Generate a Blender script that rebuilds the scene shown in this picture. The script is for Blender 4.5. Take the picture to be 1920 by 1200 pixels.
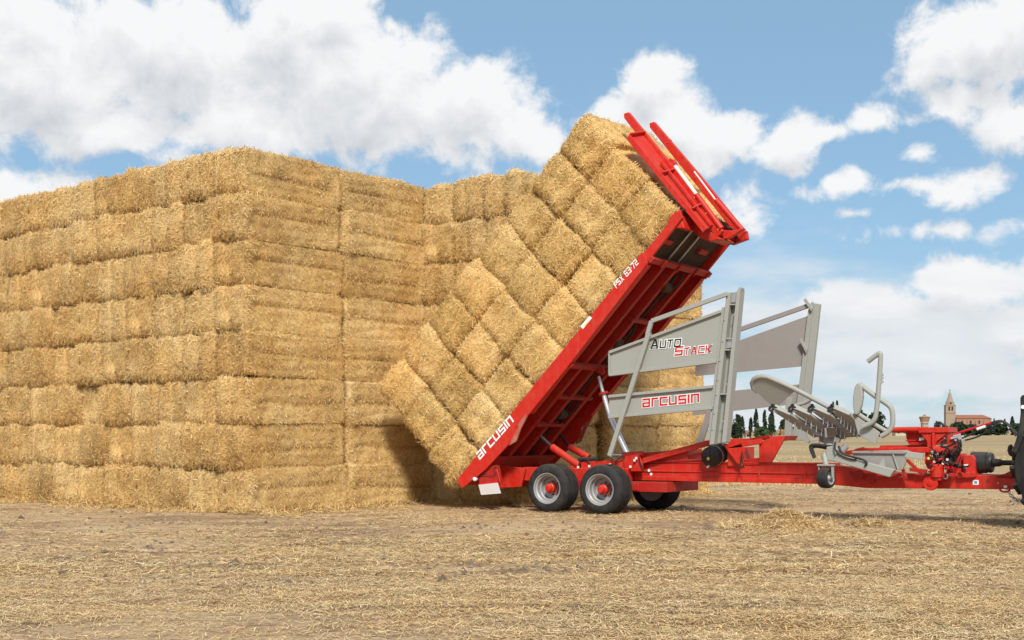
import bpy, bmesh, math, random
import numpy as np
from mathutils import Vector, Matrix, noise

random.seed(7)
RNG = np.random.default_rng(7)
R = math.radians
for o in list(bpy.data.objects):
    bpy.data.objects.remove(o)
SC = bpy.context.scene
COL = SC.collection

# ------------------------------------------------------------------ camera
cd = bpy.data.cameras.new("camera")
cam = bpy.data.objects.new("camera", cd)
COL.objects.link(cam)
cam.location = (0, 0, 1.4)
cam.rotation_euler = (R(90), 0, 0)
cd.lens = 45.0
cd.sensor_width = 36.0
cd.shift_y = 220.0 / 1920.0
cd.clip_start = 0.1
cd.clip_end = 12000
SC.camera = cam

# ------------------------------------------------------------------ sun
SUN_AZ, SUN_EL = 178.0, 42.0        # compass from +Y, clockwise
sd = Vector((math.sin(R(SUN_AZ)) * math.cos(R(SUN_EL)), math.cos(R(SUN_AZ)) * math.cos(R(SUN_EL)), math.sin(R(SUN_EL))))
sl = bpy.data.lights.new("sun", 'SUN')
sl.energy = 3.9
sl.angle = R(9.0)
sl.color = (1.0, 0.955, 0.88)
sun = bpy.data.objects.new("sun", sl)
COL.objects.link(sun)
sun.rotation_euler = sd.to_track_quat('Z', 'Y').to_euler()

# ------------------------------------------------------------------ exposure
SC.view_settings.view_transform = 'Standard'
SC.view_settings.look = 'None'
SC.view_settings.exposure = 0.22
SC.view_settings.gamma = 1.0
SC.view_settings.use_curve_mapping = False

# ------------------------------------------------------------------ sky with clouds
world = bpy.data.worlds.new("World")
SC.world = world
world.use_nodes = True


def cloud_group():
    g = bpy.data.node_groups.new("cloud_field", 'ShaderNodeTree')
    g.interface.new_socket("P", in_out='INPUT', socket_type='NodeSocketVector')
    g.interface.new_socket("Density", in_out='OUTPUT', socket_type='NodeSocketFloat')
    N, L = g.nodes, g.links
    gi = N.new('NodeGroupInput'); go = N.new('NodeGroupOutput')

    def math_(op, a, b=None, c=None, clamp=False):
        n = N.new('ShaderNodeMath'); n.operation = op; n.use_clamp = clamp
        for i, x in enumerate((a, b, c)):
            if x is None: continue
            if isinstance(x, (int, float)): n.inputs[i].default_value = x
            else: L.new(x, n.inputs[i])
        return n.outputs[0]
    P = gi.outputs[0]
    # gentle warp so that no cloud keeps an elliptical outline
    wn = N.new('ShaderNodeTexNoise'); wn.inputs['Scale'].default_value = 9; wn.inputs['Detail'].default_value = 3
    L.new(P, wn.inputs['Vector'])
    ws = N.new('ShaderNodeVectorMath'); ws.operation = 'SUBTRACT'; ws.inputs[1].default_value = (.5, .5, .5)
    L.new(wn.outputs['Color'], ws.inputs[0])
    wm = N.new('ShaderNodeVectorMath'); wm.operation = 'MULTIPLY_ADD'; wm.inputs[1].default_value = (.07, .05, 0)
    L.new(ws.outputs[0], wm.inputs[0]); L.new(P, wm.inputs[2])
    W = wm.outputs[0]
    f = None
    for (cx, cy, rx, ry, wt) in CLOUDS:
        tx, ty = (cx - 960) / 2400, (820 - cy) / 2400
        u = math.atan(tx); v = math.atan(ty * math.cos(u))
        rx = rx / 2400 * math.cos(u) ** 2; ry = ry / 2400
        m = N.new('ShaderNodeVectorMath'); m.operation = 'MULTIPLY_ADD'
        m.inputs[1].default_value = (1 / rx, 1 / ry, 0); m.inputs[2].default_value = (-u / rx, -v / ry, 0)
        L.new(W, m.inputs[0])
        l = N.new('ShaderNodeVectorMath'); l.operation = 'LENGTH'
        L.new(m.outputs[0], l.inputs[0])
        d = math_('MULTIPLY_ADD', l.outputs['Value'], -wt, wt)
        f = d if f is None else math_('SMOOTH_MAX', f, d, .25)
    # beyond the view the same kind of cloud goes on, without fixed places
    sx = N.new('ShaderNodeSeparateXYZ'); L.new(P, sx.inputs[0])
    au = math_('ABSOLUTE', sx.outputs[0])
    m1 = N.new('ShaderNodeMapRange'); m1.inputs[1].default_value = .40; m1.inputs[2].default_value = .55; L.new(au, m1.inputs[0])
    m2 = N.new('ShaderNodeMapRange'); m2.inputs[1].default_value = .36; m2.inputs[2].default_value = .5; L.new(sx.outputs[1], m2.inputs[0])
    mo = math_('MAXIMUM', m1.outputs[0], m2.outputs[0])
    bn = N.new('ShaderNodeTexNoise'); bn.inputs['Scale'].default_value = 4.0; bn.inputs['Detail'].default_value = 2
    L.new(P, bn.inputs['Vector'])
    bf = math_('MULTIPLY_ADD', bn.outputs['Fac'], 4.0, -1.95)
    bf = math_('MULTIPLY_ADD', mo, 2.0, math_('SUBTRACT', bf, 2.0))
    f = math_('MAXIMUM', f, bf)
    n1 = N.new('ShaderNodeTexNoise'); n1.inputs['Scale'].default_value = 26; n1.inputs['Detail'].default_value = 8
    n1.inputs['Roughness'].default_value = .62; n1.inputs['Distortion'].default_value = .25
    L.new(P, n1.inputs['Vector'])
    n2 = N.new('ShaderNodeTexNoise'); n2.inputs['Scale'].default_value = 10; n2.inputs['Detail'].default_value = 2
    L.new(P, n2.inputs['Vector'])
    f = math_('MULTIPLY_ADD', math_('SUBTRACT', n1.outputs['Fac'], .5), 1.9, f)
    f = math_('MULTIPLY_ADD', math_('SUBTRACT', n2.outputs['Fac'], .5), .6, f)
    L.new(f, go.inputs[0])
    return g


CLOUDS = [  # places of the cloud bodies (direction given as image pixels at a 2400 px focal length), radii, weight
    (60, 130, 300, 170, 1.2), (330, 90, 270, 150, 1.2), (560, 90, 250, 150, 1.25), (690, 160, 230, 160, 1.2),
    (850, 210, 190, 120, 1.1), (960, 265, 130, 75, 1.0), (500, 240, 320, 85, 1.0), (200, 230, 300, 70, 1.0),
    (640, 20, 130, 60, 1.0), (30, 350, 190, 55, 1.0),
    (1225, 160, 105, 80, 1.1), (1150, 215, 130, 60, 1.0), (1280, 225, 140, 90, 1.1), (1375, 235, 75, 60, 1.0), (1290, 290, 110, 50, .9),
    (1400, 375, 95, 65, .62), (1495, 246, 100, 60, 1.0), (1560, 244, 90, 36, .9), (1618, 234, 66, 32, .8),
    (1770, 120, 125, 105, 1.15), (1860, 110, 115, 135, 1.15), (1800, 205, 125, 52, 1.0), (1930, 60, 110, 110, 1.2), (1900, 230, 100, 70, 1.0),
    (1600, 350, 84, 34, .8), (1690, 354, 90, 22, .6), (1795, 360, 105, 42, .85), (1710, 296, 50, 16, .5), (1620, 410, 34, 14, .4),
    (738, 35, 28, 34, .75), (908, 102, 18, 12, .4), (1000, 330, 60, 20, .4),
    (1860, 550, 250, 62, 1.0), (1690, 585, 210, 52, .95), (1900, 610, 260, 70, .85), (1560, 560, 120, 40, .75), (1640, 645, 280, 40, .7), (1850, 700, 280, 46, .65), (1750, 440, 200, 26, .42),
]


def build_world():
    nt = world.node_tree; N, L = nt.nodes, nt.links
    N.clear()
    out = N.new('ShaderNodeOutputWorld'); bg = N.new('ShaderNodeBackground')
    bg.inputs['Strength'].default_value = SKY_STRENGTH
    L.new(bg.outputs[0], out.inputs[0])
    sky = N.new('ShaderNodeTexSky'); sky.sky_type = 'NISHITA'; sky.sun_disc = False
    sky.sun_elevation = R(SUN_EL); sky.sun_rotation = R(SUN_AZ)
    sky.air_density = 1.0; sky.dust_density = .6; sky.ozone_density = 1.6; sky.altitude = 700
    tc = N.new('ShaderNodeTexCoord')
    sp = N.new('ShaderNodeSeparateXYZ'); L.new(tc.outputs['Generated'], sp.inputs[0])

    def math_(op, a, b=None, c=None, clamp=False):
        n = N.new('ShaderNodeMath'); n.operation = op; n.use_clamp = clamp
        for i, x in enumerate((a, b, c)):
            if x is None: continue
            if isinstance(x, (int, float)): n.inputs[i].default_value = x
            else: L.new(x, n.inputs[i])
        return n.outputs[0]
    u = math_('ARCTAN2', sp.outputs[0], sp.outputs[1]); v = math_('ARCSINE', sp.outputs[2])
    cb = N.new('ShaderNodeCombineXYZ'); L.new(u, cb.inputs[0]); L.new(v, cb.inputs[1])
    grp = cloud_group()

    def field(off):
        g = N.new('ShaderNodeGroup'); g.node_tree = grp
        if off is None: L.new(cb.outputs[0], g.inputs[0])
        else:
            a = N.new('ShaderNodeVectorMath'); a.inputs[1].default_value = off
            L.new(cb.outputs[0], a.inputs[0]); L.new(a.outputs[0], g.inputs[0])
        return g.outputs[0]
    d0 = field(None); d1 = field((.006, .022, 0))
    al = N.new('ShaderNodeMapRange'); al.interpolation_type = 'SMOOTHSTEP'
    al.inputs[1].default_value = .03; al.inputs[2].default_value = .50; L.new(d0, al.inputs[0])
    # thick cloud above a point shades it: the clouds' tops are bright, their bases grey
    li = math_('SUBTRACT', d0, d1)
    li = math_('MULTIPLY_ADD', li, .80, .66)
    th = N.new('ShaderNodeMapRange'); th.inputs[1].default_value = .35; th.inputs[2].default_value = 1.7
    th.inputs[3].default_value = .22; th.inputs[4].default_value = -.34; L.new(d0, th.inputs[0])
    li = math_('ADD', li, th.outputs[0], clamp=True)
    cm = N.new('ShaderNodeMixRGB')
    k = 1 / SKY_STRENGTH
    cm.inputs[1].default_value = (.45 * k, .485 * k, .53 * k, 1)
    cm.inputs[2].default_value = (.80 * k, .805 * k, .81 * k, 1)
    L.new(li, cm.inputs[0])
    # clear sky, a little bluer than the bare model
    tint = N.new('ShaderNodeMixRGB'); tint.blend_type = 'MULTIPLY'; tint.inputs[0].default_value = 1
    tint.inputs[2].default_value = SKY_TINT
    L.new(sky.outputs[0], tint.inputs[1])
    hz = N.new('ShaderNodeMixRGB'); hz.inputs[0].default_value = .60; hz.inputs[2].default_value = (.285 * k, .455 * k, .60 * k, 1)
    L.new(tint.outputs[0], hz.inputs[1])
    mx = N.new('ShaderNodeMixRGB'); L.new(al.outputs[0], mx.inputs[0])
    L.new(hz.outputs[0], mx.inputs[1]); L.new(cm.outputs[0], mx.inputs[2])
    # a low veil of flat cloud towards the horizon
    sv = N.new('ShaderNodeMapping'); sv.inputs['Scale'].default_value = (4.5, 15, 1); L.new(cb.outputs[0], sv.inputs['Vector'])
    sn = N.new('ShaderNodeTexNoise'); sn.inputs['Scale'].default_value = 1.6; sn.inputs['Detail'].default_value = 6; sn.inputs['Roughness'].default_value = .55
    L.new(sv.outputs[0], sn.inputs['Vector'])
    lo = N.new('ShaderNodeMapRange'); lo.interpolation_type = 'SMOOTHSTEP'
    lo.inputs[1].default_value = .19; lo.inputs[2].default_value = .06; lo.inputs[3].default_value = 0; lo.inputs[4].default_value = .85; L.new(v, lo.inputs[0])
    ss = N.new('ShaderNodeMapRange'); ss.interpolation_type = 'SMOOTHSTEP'
    ss.inputs[1].default_value = .50; ss.inputs[2].default_value = .78; L.new(math_('MULTIPLY_ADD', lo.outputs[0], .22, sn.outputs['Fac']), ss.inputs[0])
    vf = math_('MULTIPLY', lo.outputs[0], math_('MULTIPLY_ADD', ss.outputs[0], 1.3, .12), clamp=True)
    vc = N.new('ShaderNodeMixRGB'); vc.inputs[1].default_value = (.45 * k, .52 * k, .58 * k, 1); vc.inputs[2].default_value = (.82 * k, .83 * k, .84 * k, 1)
    L.new(sn.outputs['Fac'], vc.inputs[0])
    vm = N.new('ShaderNodeMixRGB'); L.new(vf, vm.inputs[0]); L.new(mx.outputs[0], vm.inputs[1]); L.new(vc.outputs[0], vm.inputs[2])
    L.new(vm.outputs[0], bg.inputs['Color'])
    world.cycles.sampling_method = 'MANUAL'
    world.cycles.sample_map_resolution = 512


SKY_STRENGTH = 0.10
SKY_TINT = (.80, .98, 1.08, 1)
build_world()

# ------------------------------------------------------------------ tags, mesh building, materials


def tag(o, label=None, cat=None, group=None, kind=None):
    if label: o['label'] = label
    if cat: o['category'] = cat
    if group: o['group'] = group
    if kind: o['kind'] = kind
    return o


def empty(name, label, cat, loc=(0, 0, 0), rz=0, group=None):
    o = bpy.data.objects.new(name, None); COL.objects.link(o)
    o.location = loc; o.rotation_euler = (0, 0, rz); o.empty_display_size = .2
    return tag(o, label, cat, group)


class MB:
    """collects shapes, then links them as one mesh object"""

    def __init__(s):
        s.v = []; s.f = []; s.sm = []

    def add(s, v, f, smooth=False):
        n = len(s.v)
        s.v += [tuple(p) for p in v]
        s.f += [tuple(i + n for i in q) for q in f]
        s.sm += [smooth] * len(f)
        return s

    def box(s, a, b):
        (x0, y0, z0), (x1, y1, z1) = a, b
        return s.add([(x0, y0, z0), (x1, y0, z0), (x1, y1, z0), (x0, y1, z0), (x0, y0, z1), (x1, y0, z1), (x1, y1, z1), (x0, y1, z1)],
                     [(3, 2, 1, 0), (4, 5, 6, 7), (0, 1, 5, 4), (1, 2, 6, 5), (2, 3, 7, 6), (3, 0, 4, 7)])

    def extrude(s, pts, vec):
        """a closed polygon of 3-D points pushed along vec"""
        n = len(pts); vec = Vector(vec)
        a = [Vector(p) for p in pts]
        nor = Vector((0, 0, 0))
        for i in range(n):
            nor += a[i].cross(a[(i + 1) % n])
        if nor.dot(vec) > 0: a.reverse()
        b = [p + vec for p in a]
        return s.add(a + b, [tuple(range(n)), tuple(range(2 * n - 1, n - 1, -1))] +
                     [(i, i + n, (i + 1) % n + n, (i + 1) % n) for i in range(n)])

    def plate(s, pts, th):
        a = [Vector(p) for p in pts]
        nor = Vector((0, 0, 0))
        for i in range(len(a)):
            nor += a[i].cross(a[(i + 1) % len(a)])
        nor.normalize()
        return s.extrude([p - nor * th / 2 for p in a], nor * th)

    def side(s, pts, th):
        """polygon in a plane of constant v (local y), th deep away from the near side"""
        return s.extrude(pts, (0, th, 0))

    def bar(s, p, q, w, h, side=(0, 1, 0)):
        """box beam from p to q; w along `side`, h across"""
        p, q = Vector(p), Vector(q)
        d = (q - p).normalized(); sv = Vector(side); sv = (sv - d * sv.dot(d)).normalized()
        up = d.cross(sv)
        c = [p + sv * (i * w / 2) + up * (j * h / 2) for i, j in ((-1, -1), (1, -1), (1, 1), (-1, 1))]
        return s.extrude(c, q - p)

    def tube(s, pts, r, n=10, closed=False, flat=1.0):
        P = [Vector(p) for p in pts]; m = len(P)
        rings = []; ref = None
        for i in range(m):
            if closed: d = (P[(i + 1) % m] - P[i - 1]).normalized()
            elif i == 0: d = (P[1] - P[0]).normalized()
            elif i == m - 1: d = (P[-1] - P[-2]).normalized()
            else: d = ((P[i + 1] - P[i]).normalized() + (P[i] - P[i - 1]).normalized()).normalized()
            if ref is None:
                ref = Vector((0, 1, 0)) if abs(d.y) < .9 else Vector((0, 0, 1))
            x = (ref - d * ref.dot(d)).normalized(); y = d.cross(x); ref = x
            rr = r[i] if isinstance(r, (list, tuple)) else r
            rings.append([P[i] + x * math.cos(2 * math.pi * k / n) * rr + y * math.sin(2 * math.pi * k / n) * rr * flat for k in range(n)])
        v = [p for ring in rings for p in ring]; f = []
        for i in range(m if closed else m - 1):
            j = (i + 1) % m
            for k in range(n):
                f.append((i * n + k, i * n + (k + 1) % n, j * n + (k + 1) % n, j * n + k))
        s.add(v, f, True)
        if not closed:
            s.add(rings[0], [tuple(range(n - 1, -1, -1))]); s.add(rings[-1], [tuple(range(n))])
        return s

    def lathe(s, prof, c, axis, n=32, cap=True):
        """profile of (offset along axis, radius)"""
        ax = Vector(axis).normalized(); c = Vector(c)
        x = ax.orthogonal().normalized(); y = ax.cross(x)
        v = []; f = []
        for (t, r) in prof:
            for k in range(n):
                a = 2 * math.pi * k / n
                v.append(c + ax * t + (x * math.cos(a) + y * math.sin(a)) * r)
        for i in range(len(prof) - 1):
            for k in range(n):
                f.append((i * n + k, i * n + (k + 1) % n, (i + 1) * n + (k + 1) % n, (i + 1) * n + k))
        s.add(v, f, True)
        if cap:
            m = len(prof) - 1
            s.add(v[:n], [tuple(range(n - 1, -1, -1))]); s.add(v[m * n:], [tuple(range(n))])
        return s

    def build(s, name, mat, parent=None, bevel=0.0, label=None, matrix=None):
        me = bpy.data.meshes.new(name)
        me.from_pydata(s.v, [], s.f)
        me.polygons.foreach_set('use_smooth', s.sm)
        bm = bmesh.new(); bm.from_mesh(me)
        bmesh.ops.remove_doubles(bm, verts=bm.verts, dist=1e-5)
        bmesh.ops.recalc_face_normals(bm, faces=bm.faces)
        bm.to_mesh(me); bm.free()
        if any(s.sm):
            me.set_sharp_from_angle(angle=R(38))
        me.materials.append(mat)
        o = bpy.data.objects.new(name, me); COL.objects.link(o)
        if parent: o.parent = parent
        if matrix is not None: o.matrix_world = matrix
        if bevel:
            b = o.modifiers.new('bevel', 'BEVEL'); b.width = bevel; b.segments = 2; b.limit_method = 'ANGLE'; b.angle_limit = R(40)
        if label: o['label'] = label
        return o


def new_mat(name):
    m = bpy.data.materials.new(name); m.use_nodes = True
    nt = m.node_tree; bs = nt.nodes['Principled BSDF']
    return m, nt.nodes, nt.links, bs


def ramp(N, stops):
    r = N.new('ShaderNodeValToRGB'); e = r.color_ramp.elements
    while len(e) < len(stops): e.new(.5)
    for el, (p, c) in zip(e, stops):
        el.position = p; el.color = (*c, 1)
    return r


def paint(name, col, rough=.4, dirt=.35, dirtcol=(.30, .22, .13), metallic=0., dscale=5., bump=.02, coat=0.):
    """painted or bare metal with dust and stains that belong to the surface"""
    m, N, L, bs = new_mat(name)
    tc = N.new('ShaderNodeTexCoord')
    n = N.new('ShaderNodeTexNoise'); n.inputs['Scale'].default_value = dscale; n.inputs['Detail'].default_value = 7; n.inputs['Roughness'].default_value = .65
    L.new(tc.outputs['Object'], n.inputs['Vector'])
    mr = N.new('ShaderNodeMapRange'); mr.inputs[1].default_value = .42; mr.inputs[2].default_value = .78; mr.inputs[4].default_value = dirt
    L.new(n.outputs['Fac'], mr.inputs[0])
    ge = N.new('ShaderNodeNewGeometry'); sz = N.new('ShaderNodeSeparateXYZ'); L.new(ge.outputs['Normal'], sz.inputs[0])
    led = N.new('ShaderNodeMapRange'); led.inputs[1].default_value = .55; led.inputs[2].default_value = .95; led.inputs[4].default_value = min(.6, dirt * 1.6); L.new(sz.outputs[2], led.inputs[0])
    mp = N.new('ShaderNodeMapping'); mp.inputs['Scale'].default_value = (14, 14, 1.6); L.new(tc.outputs['Object'], mp.inputs['Vector'])
    sn = N.new('ShaderNodeTexNoise'); sn.inputs['Scale'].default_value = 1; sn.inputs['Detail'].default_value = 4; L.new(mp.outputs[0], sn.inputs['Vector'])
    st = N.new('ShaderNodeMapRange'); st.inputs[1].default_value = .50; st.inputs[2].default_value = .80; st.inputs[4].default_value = dirt * .8; L.new(sn.outputs['Fac'], st.inputs[0])
    ad = N.new('ShaderNodeMath'); ad.use_clamp = True; L.new(mr.outputs[0], ad.inputs[0]); L.new(st.outputs[0], ad.inputs[1])
    ad2 = N.new('ShaderNodeMath'); ad2.use_clamp = True; L.new(ad.outputs[0], ad2.inputs[0]); L.new(led.outputs[0], ad2.inputs[1]); mr = ad2
    mx = N.new('ShaderNodeMixRGB'); mx.inputs[1].default_value = (*col, 1); mx.inputs[2].default_value = (*dirtcol, 1)
    L.new(mr.outputs[0], mx.inputs[0]); L.new(mx.outputs[0], bs.inputs['Base Color'])
    rr = N.new('ShaderNodeMath'); rr.operation = 'MULTIPLY_ADD'; rr.inputs[1].default_value = .6; rr.inputs[2].default_value = rough
    L.new(mr.outputs[0], rr.inputs[0]); L.new(rr.outputs[0], bs.inputs['Roughness'])
    bs.inputs['Metallic'].default_value = metallic
    bs.inputs['Specular IOR Level'].default_value = .35
    if coat: bs.inputs['Coat Weight'].default_value = coat
    if bump:
        n2 = N.new('ShaderNodeTexNoise'); n2.inputs['Scale'].default_value = 60; n2.inputs['Detail'].default_value = 3
        L.new(tc.outputs['Object'], n2.inputs['Vector'])
        b = N.new('ShaderNodeBump'); b.inputs['Strength'].default_value = .12; b.inputs['Distance'].default_value = bump
        L.new(n2.outputs['Fac'], b.inputs['Height']); L.new(b.outputs[0], bs.inputs['Normal'])
    return m


M = {}
M['red'] = paint('red_paint', (.54, .013, .006), .42, .26, (.36, .14, .075), dscale=9)
M['red_dusty_shaded'] = paint('dusty_shaded_red_paint', (.41, .010, .006), .5, .38, (.20, .075, .04), dscale=7)  # dusty red; the shade under the raised bed is put into its colour
M['scuffed'] = paint('scuffed_red_plate', (.42, .06, .04), .6, .7, (.40, .25, .17), dscale=9)
M['grey'] = paint('grey_paint', (.325, .328, .296), .48, .26, (.34, .31, .25))
M['grey_back'] = paint('grey_paint_darker_warm', (.285, .262, .245), .5, .25, (.36, .30, .26))  # darker, warmer grey for the far wing and some table parts
M['chrome'] = paint('chromed_rod', (.62, .62, .62), .30, .12, (.4, .36, .3), metallic=.6, bump=0)
M['steel'] = paint('galvanised_steel', (.55, .55, .54), .38, .25, (.35, .30, .24), metallic=.8)
M['rim'] = paint('silver_wheel_paint', (.34, .345, .35), .45, .35, (.27, .23, .18), metallic=.3)
M['black'] = paint('black_plastic', (.016, .016, .018), .42, .25, (.12, .10, .08))
M['rubber'] = paint('tyre_rubber', (.014, .0143, .0155), .7, .40, (.085, .070, .050), dscale=6)
M['dark'] = paint('dark_underside', (.05, .032, .024), .75, .6, (.14, .09, .05))
M['white'] = paint('white_paint', (.78, .78, .76), .45, .12, (.5, .45, .38), bump=0)
M['flap'] = paint('white_reflective_board', (.62, .58, .56), .45, .35, (.42, .38, .34), bump=0)
M['print_white'] = paint('white_lettering', (.82, .82, .80), .45, .06, (.6, .5, .4), bump=0)
M['print_red'] = paint('red_lettering', (.52, .010, .016), .45, .04, (.4, .1, .1), bump=0)
M['print_black'] = paint('black_lettering', (.012, .012, .014), .45, .04, (.1, .1, .1), bump=0)
M['hose'] = paint('rubber_hose', (.014, .014, .015), .5, .3, (.1, .08, .06))
M['yellow'] = paint('yellow_tag', (.75, .58, .12), .5, .1)
M['blue'] = paint('blue_print', (.10, .25, .42), .5, .1, bump=0)


def straw_mat(name, stops):
    m, N, L, bs = new_mat(name)
    at = N.new('ShaderNodeAttribute'); at.attribute_name = 'tone'
    oi = N.new('ShaderNodeObjectInfo'); geo = N.new('ShaderNodeNewGeometry')
    n1 = N.new('ShaderNodeTexNoise'); n1.inputs['Scale'].default_value = 1.7; n1.inputs['Detail'].default_value = 5; n1.inputs['Roughness'].default_value = .6
    L.new(geo.outputs['Position'], n1.inputs['Vector'])

    def math_(op, a, b=None, c=None):
        n = N.new('ShaderNodeMath'); n.operation = op
        for i, x in enumerate((a, b, c)):
            if x is None: continue
            if isinstance(x, (int, float)): n.inputs[i].default_value = x
            else: L.new(x, n.inputs[i])
        return n.outputs[0]
    t = math_('MULTIPLY_ADD', math_('SUBTRACT', n1.outputs['Fac'], .5), .50, at.outputs['Fac'])
    t = math_('MULTIPLY_ADD', math_('SUBTRACT', oi.outputs['Random'], .5), .16, t)
    r = ramp(N, stops)
    L.new(t, r.inputs[0])
    # some bales are a shade redder, some greyer
    hs = N.new('ShaderNodeMixRGB'); hs.blend_type = 'MULTIPLY'
    n2 = N.new('ShaderNodeTexNoise'); n2.inputs['Scale'].default_value = .8; n2.inputs['Detail'].default_value = 3
    L.new(geo.outputs['Position'], n2.inputs['Vector'])
    hr = ramp(N, [(.35, (1.05, .95, .80)), (.65, (1.0, 1.0, 1.0))]); L.new(n2.outputs['Fac'], hr.inputs[0])
    hs.inputs[0].default_value = .8
    L.new(r.outputs[0], hs.inputs[1]); L.new(hr.outputs[0], hs.inputs[2])
    L.new(hs.outputs[0], bs.inputs['Base Color'])
    bs.inputs['Roughness'].default_value = .55
    bs.inputs['Specular IOR Level'].default_value = .25
    return m


STRAW = [(0.0, (.20, .108, .036)), (.28, (.45, .285, .108)), (.58, (.67, .475, .208)), (1.0, (.84, .69, .41))]
LOOSE = [(0.0, (.21, .130, .068)), (.28, (.42, .288, .140)), (.58, (.62, .455, .238)), (1.0, (.80, .65, .41))]
PALE = [(0.0, (.22, .120, .034)), (.28, (.51, .325, .112)), (.58, (.74, .52, .215)), (1.0, (.86, .72, .43))]  # paler, yellower straw tones for the bales of the load
M['straw'] = straw_mat('straw', STRAW)
M['straw_pale'] = straw_mat('pale_straw', PALE)


def mesh_from_np(name, verts, faces, smooth=None, tone=None, mat=None):
    me = bpy.data.meshes.new(name)
    nv, nf = len(verts), len(faces)
    me.vertices.add(nv); me.vertices.foreach_set('co', np.ascontiguousarray(verts, dtype=np.float32).ravel())
    k = faces.shape[1]
    me.loops.add(nf * k); me.loops.foreach_set('vertex_index', np.ascontiguousarray(faces, dtype=np.int32).ravel())
    me.polygons.add(nf)
    me.polygons.foreach_set('loop_start', np.arange(0, nf * k, k, dtype=np.int32))
    if smooth is not None:
        me.polygons.foreach_set('use_smooth', np.ascontiguousarray(smooth, dtype=bool))
    else:
        me.polygons.foreach_set('use_smooth', np.zeros(nf, dtype=bool))
    me.update(calc_edges=True)
    if tone is not None:
        a = me.attributes.new('tone', 'FLOAT', 'POINT'); a.data.foreach_set('value', np.ascontiguousarray(tone, dtype=np.float32))
    if mat: me.materials.append(mat)
    return me


def blades(P, D, Wv, ln, wd, bend):
    """straw stalks: a strip of two quads each from P along D, wide along Wv; bend is a sideways offset of the middle"""
    n = len(P)
    mid = P + D * (ln * .5)[:, None] + bend
    tip = P + D * ln[:, None]
    w = Wv * (wd * .5)[:, None]
    V = np.stack([P - w, P + w, mid - w, mid + w, tip - w * .6, tip + w * .6], axis=1).reshape(-1, 3)
    b = (np.arange(n) * 6)[:, None]
    F = np.concatenate([b + np.array([[0, 1, 3, 2]]), b + np.array([[2, 3, 5, 4]])], axis=1).reshape(-1, 4)
    return V, F


def blades1(P, D, Wv, ln, wd):
    n = len(P); w = Wv * (wd * .5)[:, None]; tip = P + D * ln[:, None]
    V = np.stack([P - w, P + w, tip + w * .7, tip - w * .7], axis=1).reshape(-1, 3)
    return V, np.arange(n * 4).reshape(-1, 4)


def unit(a):
    return a / np.maximum(np.linalg.norm(a, axis=1, keepdims=True), 1e-9)


def vnoise(P, seed):
    """cheap smooth noise in [-1,1] on an (n,3) array: sums of a few sines with random directions"""
    g = np.random.default_rng(seed); out = np.zeros(len(P))
    for k in range(15):
        d = g.normal(size=3); d /= np.linalg.norm(d)
        out += np.sin(P @ d * g.uniform(.5, 2.2) + g.uniform(0, 6.28) + .8 * np.sin(P @ d[[1, 2, 0]] * .9 + k))
    return out / 4.4


BW, BL, BH = .956, 2.60, .881       # a bale in the stack: width, length, height


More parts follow.
